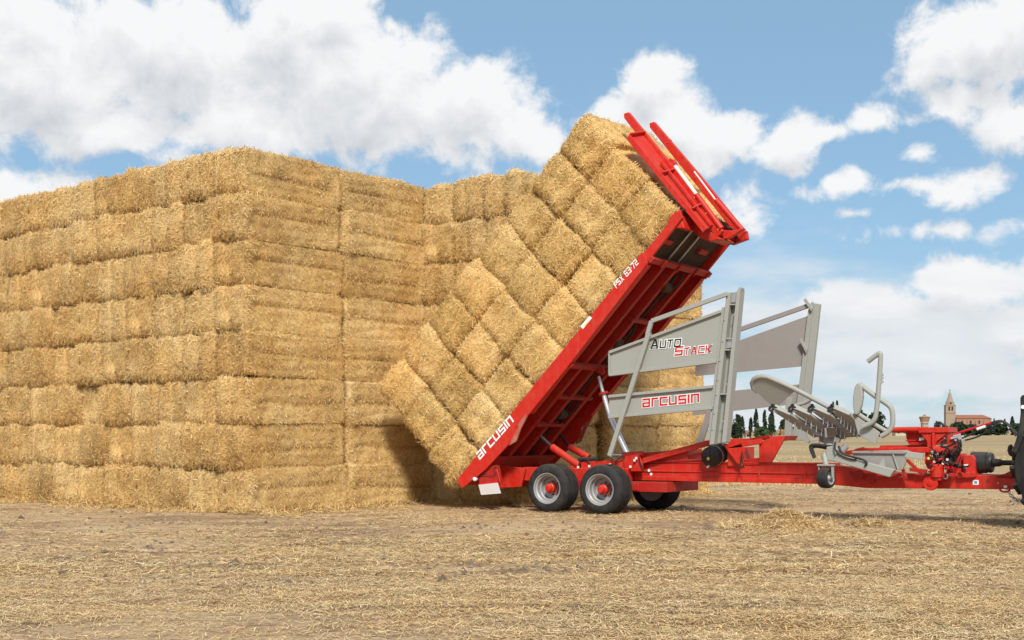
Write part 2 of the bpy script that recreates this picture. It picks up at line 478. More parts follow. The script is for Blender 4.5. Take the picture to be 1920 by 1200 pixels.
def bale_mesh(seed, W=BW, L=BL, H=BH, dens=1500):
    g = np.random.default_rng(seed)
    h = np.array([W / 2, L / 2, H / 2])
    step = .055
    pts, quads, base = [], [], 0
    for ax in range(3):
        a1, a2 = [i for i in range(3) if i != ax]
        n1, n2 = int(2 * h[a1] / step) + 1, int(2 * h[a2] / step) + 1
        t1 = np.linspace(-h[a1], h[a1], n1 + 1); t2 = np.linspace(-h[a2], h[a2], n2 + 1)
        A, B = np.meshgrid(t1, t2, indexing='ij')
        for sgn in (-1, 1):
            p = np.zeros((A.size, 3)); p[:, ax] = sgn * h[ax]; p[:, a1] = A.ravel(); p[:, a2] = B.ravel()
            idx = np.arange(A.size).reshape(A.shape) + base
            q = np.stack([idx[:-1, :-1], idx[1:, :-1], idx[1:, 1:], idx[:-1, 1:]], axis=-1).reshape(-1, 4)
            flip = (sgn < 0) ^ (ax == 1)
            quads.append(q[:, ::-1] if flip else q); pts.append(p); base += A.size
    P = np.concatenate(pts); Q = np.concatenate(quads)
    rr = .05
    inner = np.clip(P, -(h - rr), h - rr)
    nrm = unit(P - inner)
    S = inner + nrm * rr
    # the cut ends are pillows, pulled in at their edges by the strings
    ew = np.clip((np.abs(P[:, 1]) - (L / 2 - .5)) / .5, 0, 1)
    sx, sz = np.abs(P[:, 0]) / h[0], np.abs(P[:, 2]) / h[2]
    S[:, 1] -= np.sign(P[:, 1]) * ew * ((.050 + .020 * (P[:, 2] < 0)) * sz ** 5 + .095 * sx ** 5 - .035)
    S[:, 2] -= np.sign(P[:, 2]) * ew ** 3 * .012
    # ends: swollen flakes between the strings; long sides: a shallow groove at half height
    endw = np.clip((np.abs(S[:, 1]) - (L / 2 - .35)) / .3, 0, 1)
    sidew = np.clip((np.abs(S[:, 0]) - (W / 2 - .2)) / .15, 0, 1) * (1 - endw)
    sgy = np.sign(S[:, 1])
    d = np.zeros(len(S))
    for sg in (-1, 1):
        ns = g.integers(1, 4); gx = (np.arange(1, ns + 1) / (ns + 1) - .5) * W + g.uniform(-.07, .07, ns)
        groove = np.zeros(len(S))
        for x0 in gx:
            groove += np.exp(-np.abs((S[:, 0] - x0 - .03 * np.sin(S[:, 2] * 5 + x0 * 9)) / .06) ** 1.3) * g.uniform(.45, 1.0)
        lob = .03 - .066 * groove + g.uniform(.0, .05) * np.sin((S[:, 0] + g.uniform(0, 1)) * 2 * np.pi / W * g.uniform(.8, 1.6))
        d += np.where(sgy == sg, lob * endw, 0)
    zc = g.uniform(-.08, .08)
    groove2 = np.exp(-((S[:, 2] - zc - .02 * np.sin(S[:, 1] * 2.3 + seed)) / .035) ** 2)
    d += sidew * (-.035 * groove2)
    d += (.030 - .019 * sidew) * vnoise(S * 2.4, seed * 13 + 1) + (.018 - .010 * sidew) * vnoise(S * 7.0, seed * 13 + 2) + .009 * vnoise(S * 16.0, seed * 13 + 5)
    # the pressed sides keep faint level strata
    d += sidew * .006 * np.sin(S[:, 2] * 34 + 1.5 * np.sin(S[:, 1] * 1.7 + seed) + seed)
    S = S + nrm * d[:, None]
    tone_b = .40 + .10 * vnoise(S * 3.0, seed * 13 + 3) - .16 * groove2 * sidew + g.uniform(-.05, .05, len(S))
    # straw on the skin
    a, b, c, e = S[Q[:, 0]], S[Q[:, 1]], S[Q[:, 2]], S[Q[:, 3]]
    fn = np.cross(c - a, e - b); ar = np.linalg.norm(fn, axis=1) / 2; fn = unit(fn)
    cen = P[Q].mean(1)
    isend = np.abs(cen[:, 1]) > L / 2 - 1e-4
    isside = np.abs(cen[:, 0]) > W / 2 - 1e-4
    top = np.abs(cen[:, 2]) > H / 2 - 1e-4
    wgt = ar * np.where(isend, 2.7, np.where(isside, 2.1, .6))
    n = int(wgt.sum() * dens)
    fi = g.choice(len(Q), n, p=wgt / wgt.sum())
    s, t = g.uniform(0, 1, (2, n))[:, :, None]
    p = (a[fi] * (1 - s) + b[fi] * s) * (1 - t) + (e[fi] * (1 - s) + c[fi] * s) * t
    nn = unit(fn[fi] + .25 * nrm[Q[fi, 0]])
    rnd = g.normal(size=(n, 3))
    rnd[:, 2] += np.where(isside[fi], np.sign(g.uniform(-1, 1, n)) * 1.1, 0)     # cut stalks stand on edge in the sides
    rnd[:, 1] += np.where(top[fi], np.sign(g.uniform(-1, 1, n)) * .5, 0)
    tang = unit(rnd - nn * (rnd * nn).sum(1, keepdims=True))
    lift = np.where(isend[fi], g.uniform(.0, .32, n), g.uniform(.02, .34, n)) * np.where(g.uniform(0, 1, n) > .97, 2.2, 1)
    D = unit(tang + nn * lift[:, None])
    ln = g.uniform(.045, .13, n) * np.where(isside[fi], .8, 1.0) * np.where(g.uniform(0, 1, n) > .96, 1.6, 1)
    wd = g.uniform(.005, .0115, n)
    roll = g.normal(size=(n, 3)) * .45 + nn * 0
    Wv = unit(np.cross(D, nn + roll))
    bend = nn * (g.uniform(-.008, .02, n))[:, None] + g.normal(size=(n, 3)) * .006
    Vb, Fb = blades1(p - nn * .010, D, Wv, ln, wd)
    patch = .10 * vnoise(p * np.where(isside[fi], 1.0, 3.0)[:, None] * np.array([1, 1, 3.0]), seed * 13 + 3)
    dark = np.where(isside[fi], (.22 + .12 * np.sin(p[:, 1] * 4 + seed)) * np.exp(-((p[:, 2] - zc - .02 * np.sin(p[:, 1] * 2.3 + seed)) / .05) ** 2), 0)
    u_ = g.uniform(0, 1, n)
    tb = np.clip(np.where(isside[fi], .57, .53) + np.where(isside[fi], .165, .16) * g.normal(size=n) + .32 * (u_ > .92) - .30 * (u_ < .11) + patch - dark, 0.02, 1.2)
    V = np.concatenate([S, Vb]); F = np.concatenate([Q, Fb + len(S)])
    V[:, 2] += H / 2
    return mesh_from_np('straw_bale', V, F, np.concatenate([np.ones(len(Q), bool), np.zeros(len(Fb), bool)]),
                        np.concatenate([tone_b, np.repeat(tb, 4)]), M['straw'])


# ------------------------------------------------------------------ ground


def sstep(a, b, x):
    t = np.clip((x - a) / (b - a), 0, 1)
    return t * t * (3 - 2 * t)


def ground_z(x, y):
    x = np.asarray(x, float); y = np.asarray(y, float)
    z = -.07 * sstep(.3, -4.2, x) * sstep(10, 18, y)
    far = sstep(70, 420, y)
    z = z + far * (.35 + 1.75 * sstep(60, 165, x)) + 2.5 * sstep(520, 1000, y) * sstep(-100, 250, x) + 4 * sstep(600, 1500, y)
    near = 1 - sstep(45, 80, np.hypot(x, y - 15))
    P = np.stack([x.ravel(), y.ravel(), 0 * x.ravel()], 1)
    wob = (.016 * vnoise(P * 1.6, 91) + .010 * vnoise(P * np.array([1.2, 6.0, 1]), 92) + .008 * vnoise(P * np.array([4.5, 9.0, 1]), 93)).reshape(x.shape)
    return z + near * wob


def gz(x, y):
    return float(ground_z(np.array([x]), np.array([y]))[0])


def ground_mat():
    m, N, L, bs = new_mat('trampled_stubble')
    geo = N.new('ShaderNodeNewGeometry')

    def noise_(scale, detail, vec, rough=.6):
        n = N.new('ShaderNodeTexNoise'); n.inputs['Scale'].default_value = scale; n.inputs['Detail'].default_value = detail; n.inputs['Roughness'].default_value = rough
        L.new(vec, n.inputs['Vector']); return n.outputs['Fac']

    def stretch(sx, sy):
        mp = N.new('ShaderNodeMapping'); mp.inputs['Scale'].default_value = (sx, sy, 1)
        mp.inputs['Rotation'].default_value = (0, 0, R(-9))
        L.new(geo.outputs['Position'], mp.inputs['Vector']); return mp.outputs[0]
    patch = noise_(1.0, 7, stretch(.30, .75), .62)
    fine = noise_(1.0, 7, stretch(6.5, 10), .72)
    clod = noise_(1.0, 5, stretch(1.9, 3.6), .75)
    grit = noise_(42, 4, geo.outputs['Position'], .7)
    r1 = ramp(N, [(.28, (.19, .125, .082)), (.40, (.34, .228, .138)), (.53, (.48, .340, .200)), (.75, (.57, .42, .245))])
    L.new(patch, r1.inputs[0])
    r2 = ramp(N, [(.25, (.62, .60, .58)), (.5, (1, 1, 1)), (.78, (1.32, 1.27, 1.18))]); L.new(fine, r2.inputs[0])
    r3 = ramp(N, [(.3, (.72, .70, .68)), (.7, (1.2, 1.2, 1.18))]); L.new(grit, r3.inputs[0])
    a = N.new('ShaderNodeMixRGB'); a.blend_type = 'MULTIPLY'; a.inputs[0].default_value = .9
    L.new(r1.outputs[0], a.inputs[1]); L.new(r2.outputs[0], a.inputs[2])
    b = N.new('ShaderNodeMixRGB'); b.blend_type = 'MULTIPLY'; b.inputs[0].default_value = .8
    L.new(a.outputs[0], b.inputs[1]); L.new(r3.outputs[0], b.inputs[2])
    r5 = ramp(N, [(.33, (.38, .32, .28)), (.47, (1, 1, 1))]); L.new(clod, r5.inputs[0])
    b2 = N.new('ShaderNodeMixRGB'); b2.blend_type = 'MULTIPLY'; b2.inputs[0].default_value = .85
    L.new(b.outputs[0], b2.inputs[1]); L.new(r5.outputs[0], b2.inputs[2]); b = b2
    # farther fields: paler stubble in bands
    sp = N.new('ShaderNodeSeparateXYZ'); L.new(geo.outputs['Position'], sp.inputs[0])
    fr = N.new('ShaderNodeMapRange'); fr.inputs[1].default_value = 38; fr.inputs[2].default_value = 60; L.new(sp.outputs[1], fr.inputs[0])
    band = noise_(1.0, 4, stretch(.006, .03), .5)
    r4 = ramp(N, [(.3, (.30, .215, .115)), (.5, (.37, .272, .145)), (.7, (.44, .335, .185))]); L.new(band, r4.inputs[0])
    c = N.new('ShaderNodeMixRGB'); L.new(fr.outputs[0], c.inputs[0]); L.new(b.outputs[0], c.inputs[1]); L.new(r4.outputs[0], c.inputs[2])
    L.new(c.outputs[0], bs.inputs['Base Color'])
    bs.inputs['Roughness'].default_value = .9; bs.inputs['Specular IOR Level'].default_value = .1
    bu = N.new('ShaderNodeBump'); bu.inputs['Strength'].default_value = .9; bu.inputs['Distance'].default_value = .03
    L.new(fine, bu.inputs['Height'])
    bu2 = N.new('ShaderNodeBump'); bu2.inputs['Strength'].default_value = .6; bu2.inputs['Distance'].default_value = .012
    L.new(grit, bu2.inputs['Height']); L.new(bu.outputs[0], bu2.inputs['Normal']); L.new(bu2.outputs[0], bs.inputs['Normal'])
    return m


def build_ground():
    geom = lambda a, b, n: np.geomspace(a, b, n)
    xs = np.concatenate([-geom(17, 6000, 34)[::-1], np.arange(-16.8, 16.81, .15), geom(17, 6000, 34)])
    ys = np.concatenate([-geom(4, 3000, 14)[::-1], np.arange(-3, 4, 1.0), np.arange(4, 40, .12), geom(40.3, 9000, 60)])
    X, Y = np.meshgrid(xs, ys, indexing='ij')
    Z = ground_z(X, Y)
    idx = np.arange(X.size).reshape(X.shape)
    F = np.stack([idx[:-1, :-1], idx[1:, :-1], idx[1:, 1:], idx[:-1, 1:]], -1).reshape(-1, 4)
    me = mesh_from_np('ground', np.stack([X, Y, Z], -1).reshape(-1, 3), F, np.ones(len(F), bool), None, ground_mat())
    o = bpy.data.objects.new('ground', me); COL.objects.link(o)
    tag(o, 'dry trampled stubble field with bare soil patches', None, None, 'structure')


build_ground()


def litter(name, label, n, sampler, ln, wd, seed, tilt=.12, tone=(.55, .2)):
    g = np.random.default_rng(seed)
    xy = sampler(g, n); n = len(xy)
    z = ground_z(xy[:, 0], xy[:, 1])
    ang = g.uniform(0, 2 * np.pi, n) + .0
    D = np.stack([np.cos(ang), np.sin(ang), g.normal(size=n) * tilt], 1); D = unit(D)
    l = g.uniform(*ln, n); w = g.uniform(*wd, n)
    P = np.stack([xy[:, 0], xy[:, 1], z + .004 + g.uniform(0, .016, n) + np.abs(D[:, 2]) * l * .5], 1) - D * (l * .5)[:, None]
    up = np.array([[0, 0, 1.]]) + g.normal(size=(n, 3)) * .25
    Wv = unit(np.cross(D, up))
    bend = g.normal(size=(n, 3)) * .008
    V, F = blades(P, D, Wv, l, w, bend)
    tn = np.clip(tone[0] + tone[1] * g.normal(size=n), .05, 1.15)
    me = mesh_from_np(name, V, F, None, np.repeat(tn, 6), M['straw_loose'])
    o = bpy.data.objects.new(name, me); COL.objects.link(o)
    return tag(o, label, None, None, 'stuff')


M['straw_loose'] = straw_mat('loose_straw', LOOSE)


def soil_mask(xy):
    P = np.stack([xy[:, 0] * .42, xy[:, 1] * 1.05, 0 * xy[:, 0]], 1)
    return vnoise(P * 1.3, 51) + .6 * vnoise(P * 3.1, 52)


def near_sampler(g, n):
    y = 1 / g.uniform(1 / 42, 1 / 7.2, int(n * 1.7)); x = g.uniform(-.47, .47, len(y)) * y + g.uniform(-1, 1, len(y))
    xy = np.stack([x, y], 1)
    keep = g.uniform(0, 1, len(y)) < np.clip(.58 + .44 * soil_mask(xy), .10, 1)
    return xy[keep][:n]


def stubble_sampler(g, n):
    y = 1 / g.uniform(1 / 170, 1 / 36, n); x = y * g.uniform(.14, .5, n)
    xy = np.stack([x, y], 1)
    k = vnoise(np.stack([x * .05, y * .11, 0 * x], 1) * 2.0, 77)
    return xy[k > -.15]


def build_litter():
    litter('straw_litter', 'loose straw strewn over the bare ground', 240000, near_sampler, (.025, .12), (.003, .0072), 5, .10, (.50, .18))
    # coarser wisps that lie farther out
    def mid_sampler(g, n):
        y = 1 / g.uniform(1 / 44, 1 / 13, int(n * 1.8)); x = g.uniform(-.47, .47, len(y)) * y
        xy = np.stack([x, y], 1)
        keep = g.uniform(0, 1, len(y)) < np.clip(.50 + .45 * soil_mask(xy), .06, 1)
        return xy[keep][:n]
    litter('straw_wisps', 'coarser wisps of straw lying over the yard', 55000, mid_sampler, (.06, .20), (.005, .012), 15, .12, (.50, .20))
    # short standing stubble on the field beyond the trailer
    g = np.random.default_rng(9); xy = stubble_sampler(g, 30000); n = len(xy)
    z = ground_z(xy[:, 0], xy[:, 1])
    D = unit(np.stack([g.normal(size=n) * .3, g.normal(size=n) * .3, np.ones(n)], 1))
    a = g.uniform(0, 6.28, n)
    Wv = np.stack([np.cos(a), np.sin(a), 0 * a], 1)
    V, F = blades(np.stack([xy[:, 0], xy[:, 1], z - .02], 1), D, Wv, g.uniform(.05, .17, n), g.uniform(.012, .03, n), g.normal(size=(n, 3)) * .02)
    me = mesh_from_np('stubble', V, F, None, np.repeat(np.clip(.62 + .16 * g.normal(size=n), .1, 1.1), 6), M['straw_loose'])
    o = bpy.data.objects.new('stubble', me); COL.objects.link(o)
    tag(o, 'short yellow stubble standing in the field behind the trailer', None, None, 'stuff')


build_litter()


def clods():
    g = np.random.default_rng(44); n = 9000
    y = 1 / g.uniform(1 / 46, 1 / 12, n); x = g.uniform(-.46, .47, n) * y
    keep = g.uniform(0, 1, n) < np.clip(.35 - .5 * soil_mask(np.stack([x, y], 1)) + .25 * (x > 2) * (y > 16), .03, 1)
    x, y = x[keep], y[keep]; n = len(x); z = ground_z(x, y)
    base = np.array([[1, 0, 0], [0, 1, 0], [-1, 0, 0], [0, -1, 0], [0, 0, .8], [0, 0, -.5]])
    sz = g.lognormal(-3.9, .45, n)
    V = base[None] * sz[:, None, None] * g.uniform(.6, 1.4, (n, 6, 3)) + np.stack([x, y, z], 1)[:, None]
    f = np.array([[0, 1, 4], [1, 2, 4], [2, 3, 4], [3, 0, 4], [1, 0, 5], [2, 1, 5], [3, 2, 5], [0, 3, 5]])
    F = (np.arange(n) * 6)[:, None, None] + f[None]
    m, N, L, bs = new_mat('dry_soil'); a = N.new('ShaderNodeAttribute'); a.attribute_name = 'tone'
    r = ramp(N, [(0, (.10, .066, .042)), (1, (.27, .19, .12))]); L.new(a.outputs['Fac'], r.inputs[0]); L.new(r.outputs[0], bs.inputs['Base Color']); bs.inputs['Roughness'].default_value = .95
    me = mesh_from_np('soil_clods', V.reshape(-1, 3), F.reshape(-1, 3), None, np.repeat(g.uniform(0, 1, n), 6), m)
    o = bpy.data.objects.new('soil_clods', me); COL.objects.link(o)
    tag(o, 'small dry clods of soil between the straw', None, None, 'stuff')


clods()

# ------------------------------------------------------------------ the stack of bales
RD, LD = Vector((.6265, .7794, 0)), Vector((-.7794, .6265, 0))      # along the right face, along the left face
KC = Vector((-4.97, 24.33, 0))                                      # its front corner on the ground
ORD = ['first', 'second', 'third', 'fourth', 'fifth', 'sixth', 'seventh', 'eighth', 'ninth', 'tenth', 'eleventh', 'twelfth', 'thirteenth', 'fourteenth']
COURSE = ['bottom course', 'second course up', 'third course up', 'fourth course up', 'fifth course up', 'sixth course up', 'course below the top', 'top course']
BALES = [bale_mesh(100 + i) for i in range(8)]
STACK_Z = -.085


def put_bale(mat3, pos, label, group, scale=(1, 1, 1), rnd=None, mat=None):
    rnd = rnd or random
    o = bpy.data.objects.new('straw_bale', rnd.choice(BALES)); COL.objects.link(o)
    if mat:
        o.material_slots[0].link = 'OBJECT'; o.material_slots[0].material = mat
    flip = rnd.choice((0, 1))
    jit = Matrix.Rotation(R(rnd.uniform(-1.3, 1.3)), 3, 'Z') @ Matrix.Rotation(R(rnd.uniform(-1.0, 1.0)), 3, 'X') @ Matrix.Rotation(R(rnd.uniform(-.8, .8)), 3, 'Y')
    sc = Matrix.Diagonal((scale[0] * rnd.uniform(.955, 1.0), scale[1] * rnd.uniform(.985, 1.02), scale[2] * rnd.uniform(.985, 1.015)))
    m = mat3 @ (Matrix.Rotation(math.pi * flip, 3, 'Z') @ jit @ sc)
    o.matrix_world = Matrix.Translation(pos) @ m.to_4x4()
    return tag(o, label, 'straw bale', group)


def build_stack():
    rnd = random.Random(21)
    b3 = Matrix((-LD, RD, Vector((0, 0, 1)))).transposed()
    grp = 'straw bales of the big stack'
    for i in range(8):
        z = STACK_Z + BH * i
        lean = LD * (.030 * i + rnd.uniform(-.04, .04))
        # left face: bale ends, in loads of three that do not line up exactly
        off = [0] + [rnd.uniform(-.05, .05) for _ in range(4)]
        stag = rnd.uniform(-.12, .12)
        for k in range(12):
            ld = k // 3
            depth = ((-.05, -.02, .04, .0) if i > 2 else (-.04, .03, .0, .04))[ld] + off[ld] * .5 + rnd.uniform(-.035, .035)
            s = BW * (k + .5) + (.13 if ld and 2 < i else .05 if ld else 0) + (stag if ld else 0) + (off[ld] if ld else 0)
            p = KC + LD * s + RD * (BL / 2 + depth) + lean + Vector((0, 0, z + rnd.uniform(-.012, .012)))
            c = COURSE[i]
            if k == 0: lab = f'straw bale at the front corner of the stack, {c}'
            else: lab = f'bale end in the stack\'s left face, {c}, {ORD[k]} from the front corner'
            put_bale(b3, p, lab, grp, rnd=rnd)
        # right face: long sides
        p = KC + LD * (BW * .5 - .02 + rnd.uniform(-.04, .04)) + RD * (BL * 1.5 - .02 + rnd.uniform(-.07, .05)) + lean + Vector((0, 0, z + rnd.uniform(-.012, .012)))
        put_bale(b3, p, f'long bale side next to the front corner column, {COURSE[i]}', grp, rnd=rnd)
        for j in range(3):
            p = KC - LD * (BW * (j + .5) - .10) + RD * (BL * 2.5 - .20 + rnd.uniform(-.04, .04)) + lean + Vector((0, 0, z + rnd.uniform(-.012, .012)))
            w = ('in the inner corner of the stack', 'one out from the inner corner', 'two out from the corner')[j]
            put_bale(b3, p, f'bale end {w}, {COURSE[i]}', grp, rnd=rnd)
        for j in range(2):
            p = KC - LD * (BW * 2.5 + rnd.uniform(-.03, .03)) + RD * (BL * 3 + BL * .83 * (j + .5)) + lean * .6 + Vector((0, 0, z + rnd.uniform(-.012, .012)))
            w = ('behind the trailer lift cylinder', 'at the stack end behind the grey wing')[j]
            put_bale(b3, p, f'long bale side {w}, {COURSE[i]}', grp, (1, .83, 1), rnd=rnd)


build_stack()

# ------------------------------------------------------------------ trailer frame: local x forward, y to the far side, z up
TO = Vector((1.633, 23.33, 0)); TA = -33.0
TM = Matrix.Translation(TO) @ Matrix.Rotation(R(TA), 4, 'Z')
BT = R(45.6); BCA, BSA = math.cos(BT), math.sin(BT)


def bed(a, b, v):
    """a along the raised bed from its foot, b out towards the load, v across"""
    return Vector((-3.2 + a * BCA - b * BSA, v, .56 + a * BSA + b * BCA))


def build_load():
    rnd = random.Random(5)
    t3 = TM.to_3x3()
    bd, ad, vd = t3 @ Vector((-BSA, 0, BCA)), t3 @ Vector((BCA, 0, BSA)), t3 @ Vector((0, 1, 0))
    m3 = Matrix((-bd, vd, ad)).transposed()
    tiers = ['foot tier', 'second tier from the foot', 'third tier from the foot', 'fourth tier from the foot', 'fifth tier from the foot', 'sixth tier from the foot', 'tier below the top', 'top tier']
    for i in range(8):
        sh = rnd.uniform(-.02, .03)
        for j in range(3):
            a = -.13 + i * .872 + (.03 * (7 - i) / 7 if j == 2 else 0)
            if i == 0: a += (-.10, -.05, .0)[j]
            b = .49 + j * .925 + (sh if j else sh * .3) + (rnd.uniform(-.03, .03))
            p = TM @ bed(a + ((-.02, .02, .07)[j] if i == 7 else 0), b, (1.27 if i < 7 else 1.34) + rnd.uniform(-.035, .035))
            where = ('against the red bed', 'in the middle row', 'in the outer row')[j]
            put_bale(m3 if i < 7 else m3 @ Matrix.Rotation(R(3.4), 3, 'X'), p, f'bale on the trailer, {tiers[i]}, {where}', 'straw bales loaded on the raised trailer', (.965, .90 if i < 7 else .97, .985), rnd=rnd, mat=M['straw_pale'])


build_load()


def skirt():
    """straw that has fallen along the foot of the stack and behind the trailer"""
    g = np.random.default_rng(31); out = []
    K, Lv, Rv = np.array(KC[:2]), np.array(LD[:2]), np.array(RD[:2])
    for a, b, d, n in ((K, K + Lv * 11.5, -Rv, 5200), (K, K + Rv * 5.2, -Lv, 3600), (K + Rv * 5.2 - Lv * 2.87, K + Rv * 12 - Lv * 2.9, -Lv, 2600), (K + Rv * 5.2, K + Rv * 5.2 - Lv * 2.9, -Rv, 1600)):
        t = g.uniform(0, 1, n)[:, None]
        off = np.abs(g.normal(size=n)) * .30 * (1 + .7 * np.sin(t[:, 0] * 23 + n))
        out.append(np.concatenate([a + (b - a) * t + d * (off[:, None] + .0), np.exp(-off / .16)[:, None] * .13], 1))
    q = np.concatenate(out); n = len(q)
    D = g.normal(size=(n, 3)); D[:, 2] = np.abs(D[:, 2]) * .35; D = unit(D)
    ln = g.uniform(.06, .2, n)
    P = np.stack([q[:, 0], q[:, 1], ground_z(q[:, 0], q[:, 1]) + q[:, 2] * g.uniform(0, 1, n)], 1)
    V, F = blades(P, D, unit(np.cross(D, np.array([[0, 0, 1.]]) + g.normal(size=(n, 3)) * .4)), ln, g.uniform(.005, .011, n), g.normal(size=(n, 3)) * .015)
    me = mesh_from_np('fallen_straw', V, F, None, np.repeat(np.clip(.5 + .18 * g.normal(size=n), .05, 1.1), 6), M['straw'])
    o = bpy.data.objects.new('fallen_straw', me); COL.objects.link(o)
    tag(o, 'loose straw fallen along the foot of the bale stack', None, None, 'stuff')


skirt()

# ------------------------------------------------------------------ the bale trailer
TR = empty('bale_trailer', 'long red bale trailer with its bed tipped up under the load and grey side wings', 'bale trailer', TO, R(TA))


def seg(p, q, t):
    return tuple(p[i] + (q[i] - p[i]) * t for i in range(3))


def trailer_chassis():
    m = MB()
    m.box((-2.05, .55, .56), (.25, .75, .82)); m.box((-2.05, 1.62, .56), (.25, 1.82, .82))      # rear side members
    m.build('rear_frame', M['red'], TR, .012)
    m = MB()
    m.box((-.1, .80, .60), (3.95, 1.50, .955))
    m.box((-.1, .775, .60), (3.95, .797, .68)); m.box((-.1, .775, .765), (3.95, .797, .785)); m.box((-.1, .775, .935), (3.95, .797, .958))
    m.build('chassis_beam', M['red'], TR, .012)
    for (u, v) in ((2.72, .757), (3.55, .757)):
        MB().box((u, v, .60), (u + .03, v + .018, .80)).build('beam_bracket', M['red'], TR)
    m = MB()                                                                                      # front half, lower
    m.extrude([(3.9, .86, .60), (4.6, .86, .545), (7.55, .86, .585), (7.62, .86, .70), (7.55, .86, .80), (5.2, .86, .80), (3.9, .86, .93)], (0, .45, 0))
    m.build('drawbar', M['red'], TR, .014)
    m = MB(); m.extrude([(6.682, 0.860, 0.779), (6.828, 0.860, 0.824), (6.957, 0.860, 0.893), (7.021, 0.860, 0.827), (7.021, 0.860, 0.726), (6.682, 0.860, 0.745)], (0, .45, 0))
    m.build('hitch_plate', M['red_dusty_shaded'], TR, .01)
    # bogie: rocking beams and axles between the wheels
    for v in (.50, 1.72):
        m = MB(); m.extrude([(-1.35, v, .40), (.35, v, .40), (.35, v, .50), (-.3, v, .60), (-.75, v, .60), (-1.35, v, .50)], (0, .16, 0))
        m.build('rocking_beam', M['red_dusty_shaded'], TR, .012)
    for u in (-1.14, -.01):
        m = MB(); m.bar((u, .36, .455), (u, 2.0, .455), .13, .13, (1, 0, 0)); m.build('axle', M['red_dusty_shaded'], TR, .01)
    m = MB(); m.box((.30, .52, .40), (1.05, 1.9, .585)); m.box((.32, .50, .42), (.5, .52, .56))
    m.build('axle_housing', M['red_dusty_shaded'], TR, .02)
    m = MB()
    for v in (.48, 1.83):
        m.extrude([(-2.9, v, .38), (-2.05, v, .44), (-1.95, v, .80), (-2.55, v, .86), (-2.95, v, .62)], (0, .05, 0))
    m.box((-2.7, .53, .50), (-2.55, 1.83, .68))
    m.build('hinge_bracket', M['red'], TR, .01)
    m = MB(); m.box((-2.0, .76, .42), (-1.86, 1.6, .60)); m.build('rear_crossbar', M['red_dusty_shaded'], TR, .01)


def wheel(u, v, out):
    """trailer wheel; `out` is -1 on the near side, +1 on the far side"""
    w = MB(); c = (u, v, .447)
    r, hw = .457, .245
    prof = [(-hw + .03, .285), (-hw + .004, .31), (-hw, .36), (-hw + .022, .415), (-hw + .055, .443)]
    t = -hw + .055
    for gx in (-.14, -.07, 0., .07, .14):
        prof += [(gx - .019, r), (gx - .015, r - .03), (gx + .015, r - .03), (gx + .019, r)]
    prof += [(hw - .055, .443), (hw - .022, .415), (hw, .36), (hw - .004, .31), (hw - .03, .285)]
    ty = MB().lathe(prof, c, (0, out, 0), 56, cap=False)
    rim = MB(); o = (u, v, .447)
    rim.lathe([(-hw + .03, .285), (hw - .03, .285), (hw - .005, .292), (hw - .012, .272), (hw - .04, .262), (hw - .055, .238), (hw - .14, .230),
               (hw - .15, .212), (hw - .23, .200), (hw - .245, .12), (hw - .21, .105), (hw - .21, .03)], o, (0, out, 0), 48, cap=True)
    hb = MB(); hb.lathe([(hw - .25, .098), (hw - .11, .094), (hw - .095, .075), (hw - .05, .070), (hw - .03, .055), (hw - .025, .02)], o, (0, out, 0), 20)
    for k in range(8):
        a = k * math.pi / 4
        hb.lathe([(hw - .25, .016), (hw - .20, .016), (hw - .195, .010)], (u + .125 * math.cos(a), v, .447 + .125 * math.sin(a)), (0, out, 0), 6)
    t = ty.build('wheel', M['rubber'], TR)
    rim.build('rim', M['rim'], t); hb.build('hub', M['red'], t)


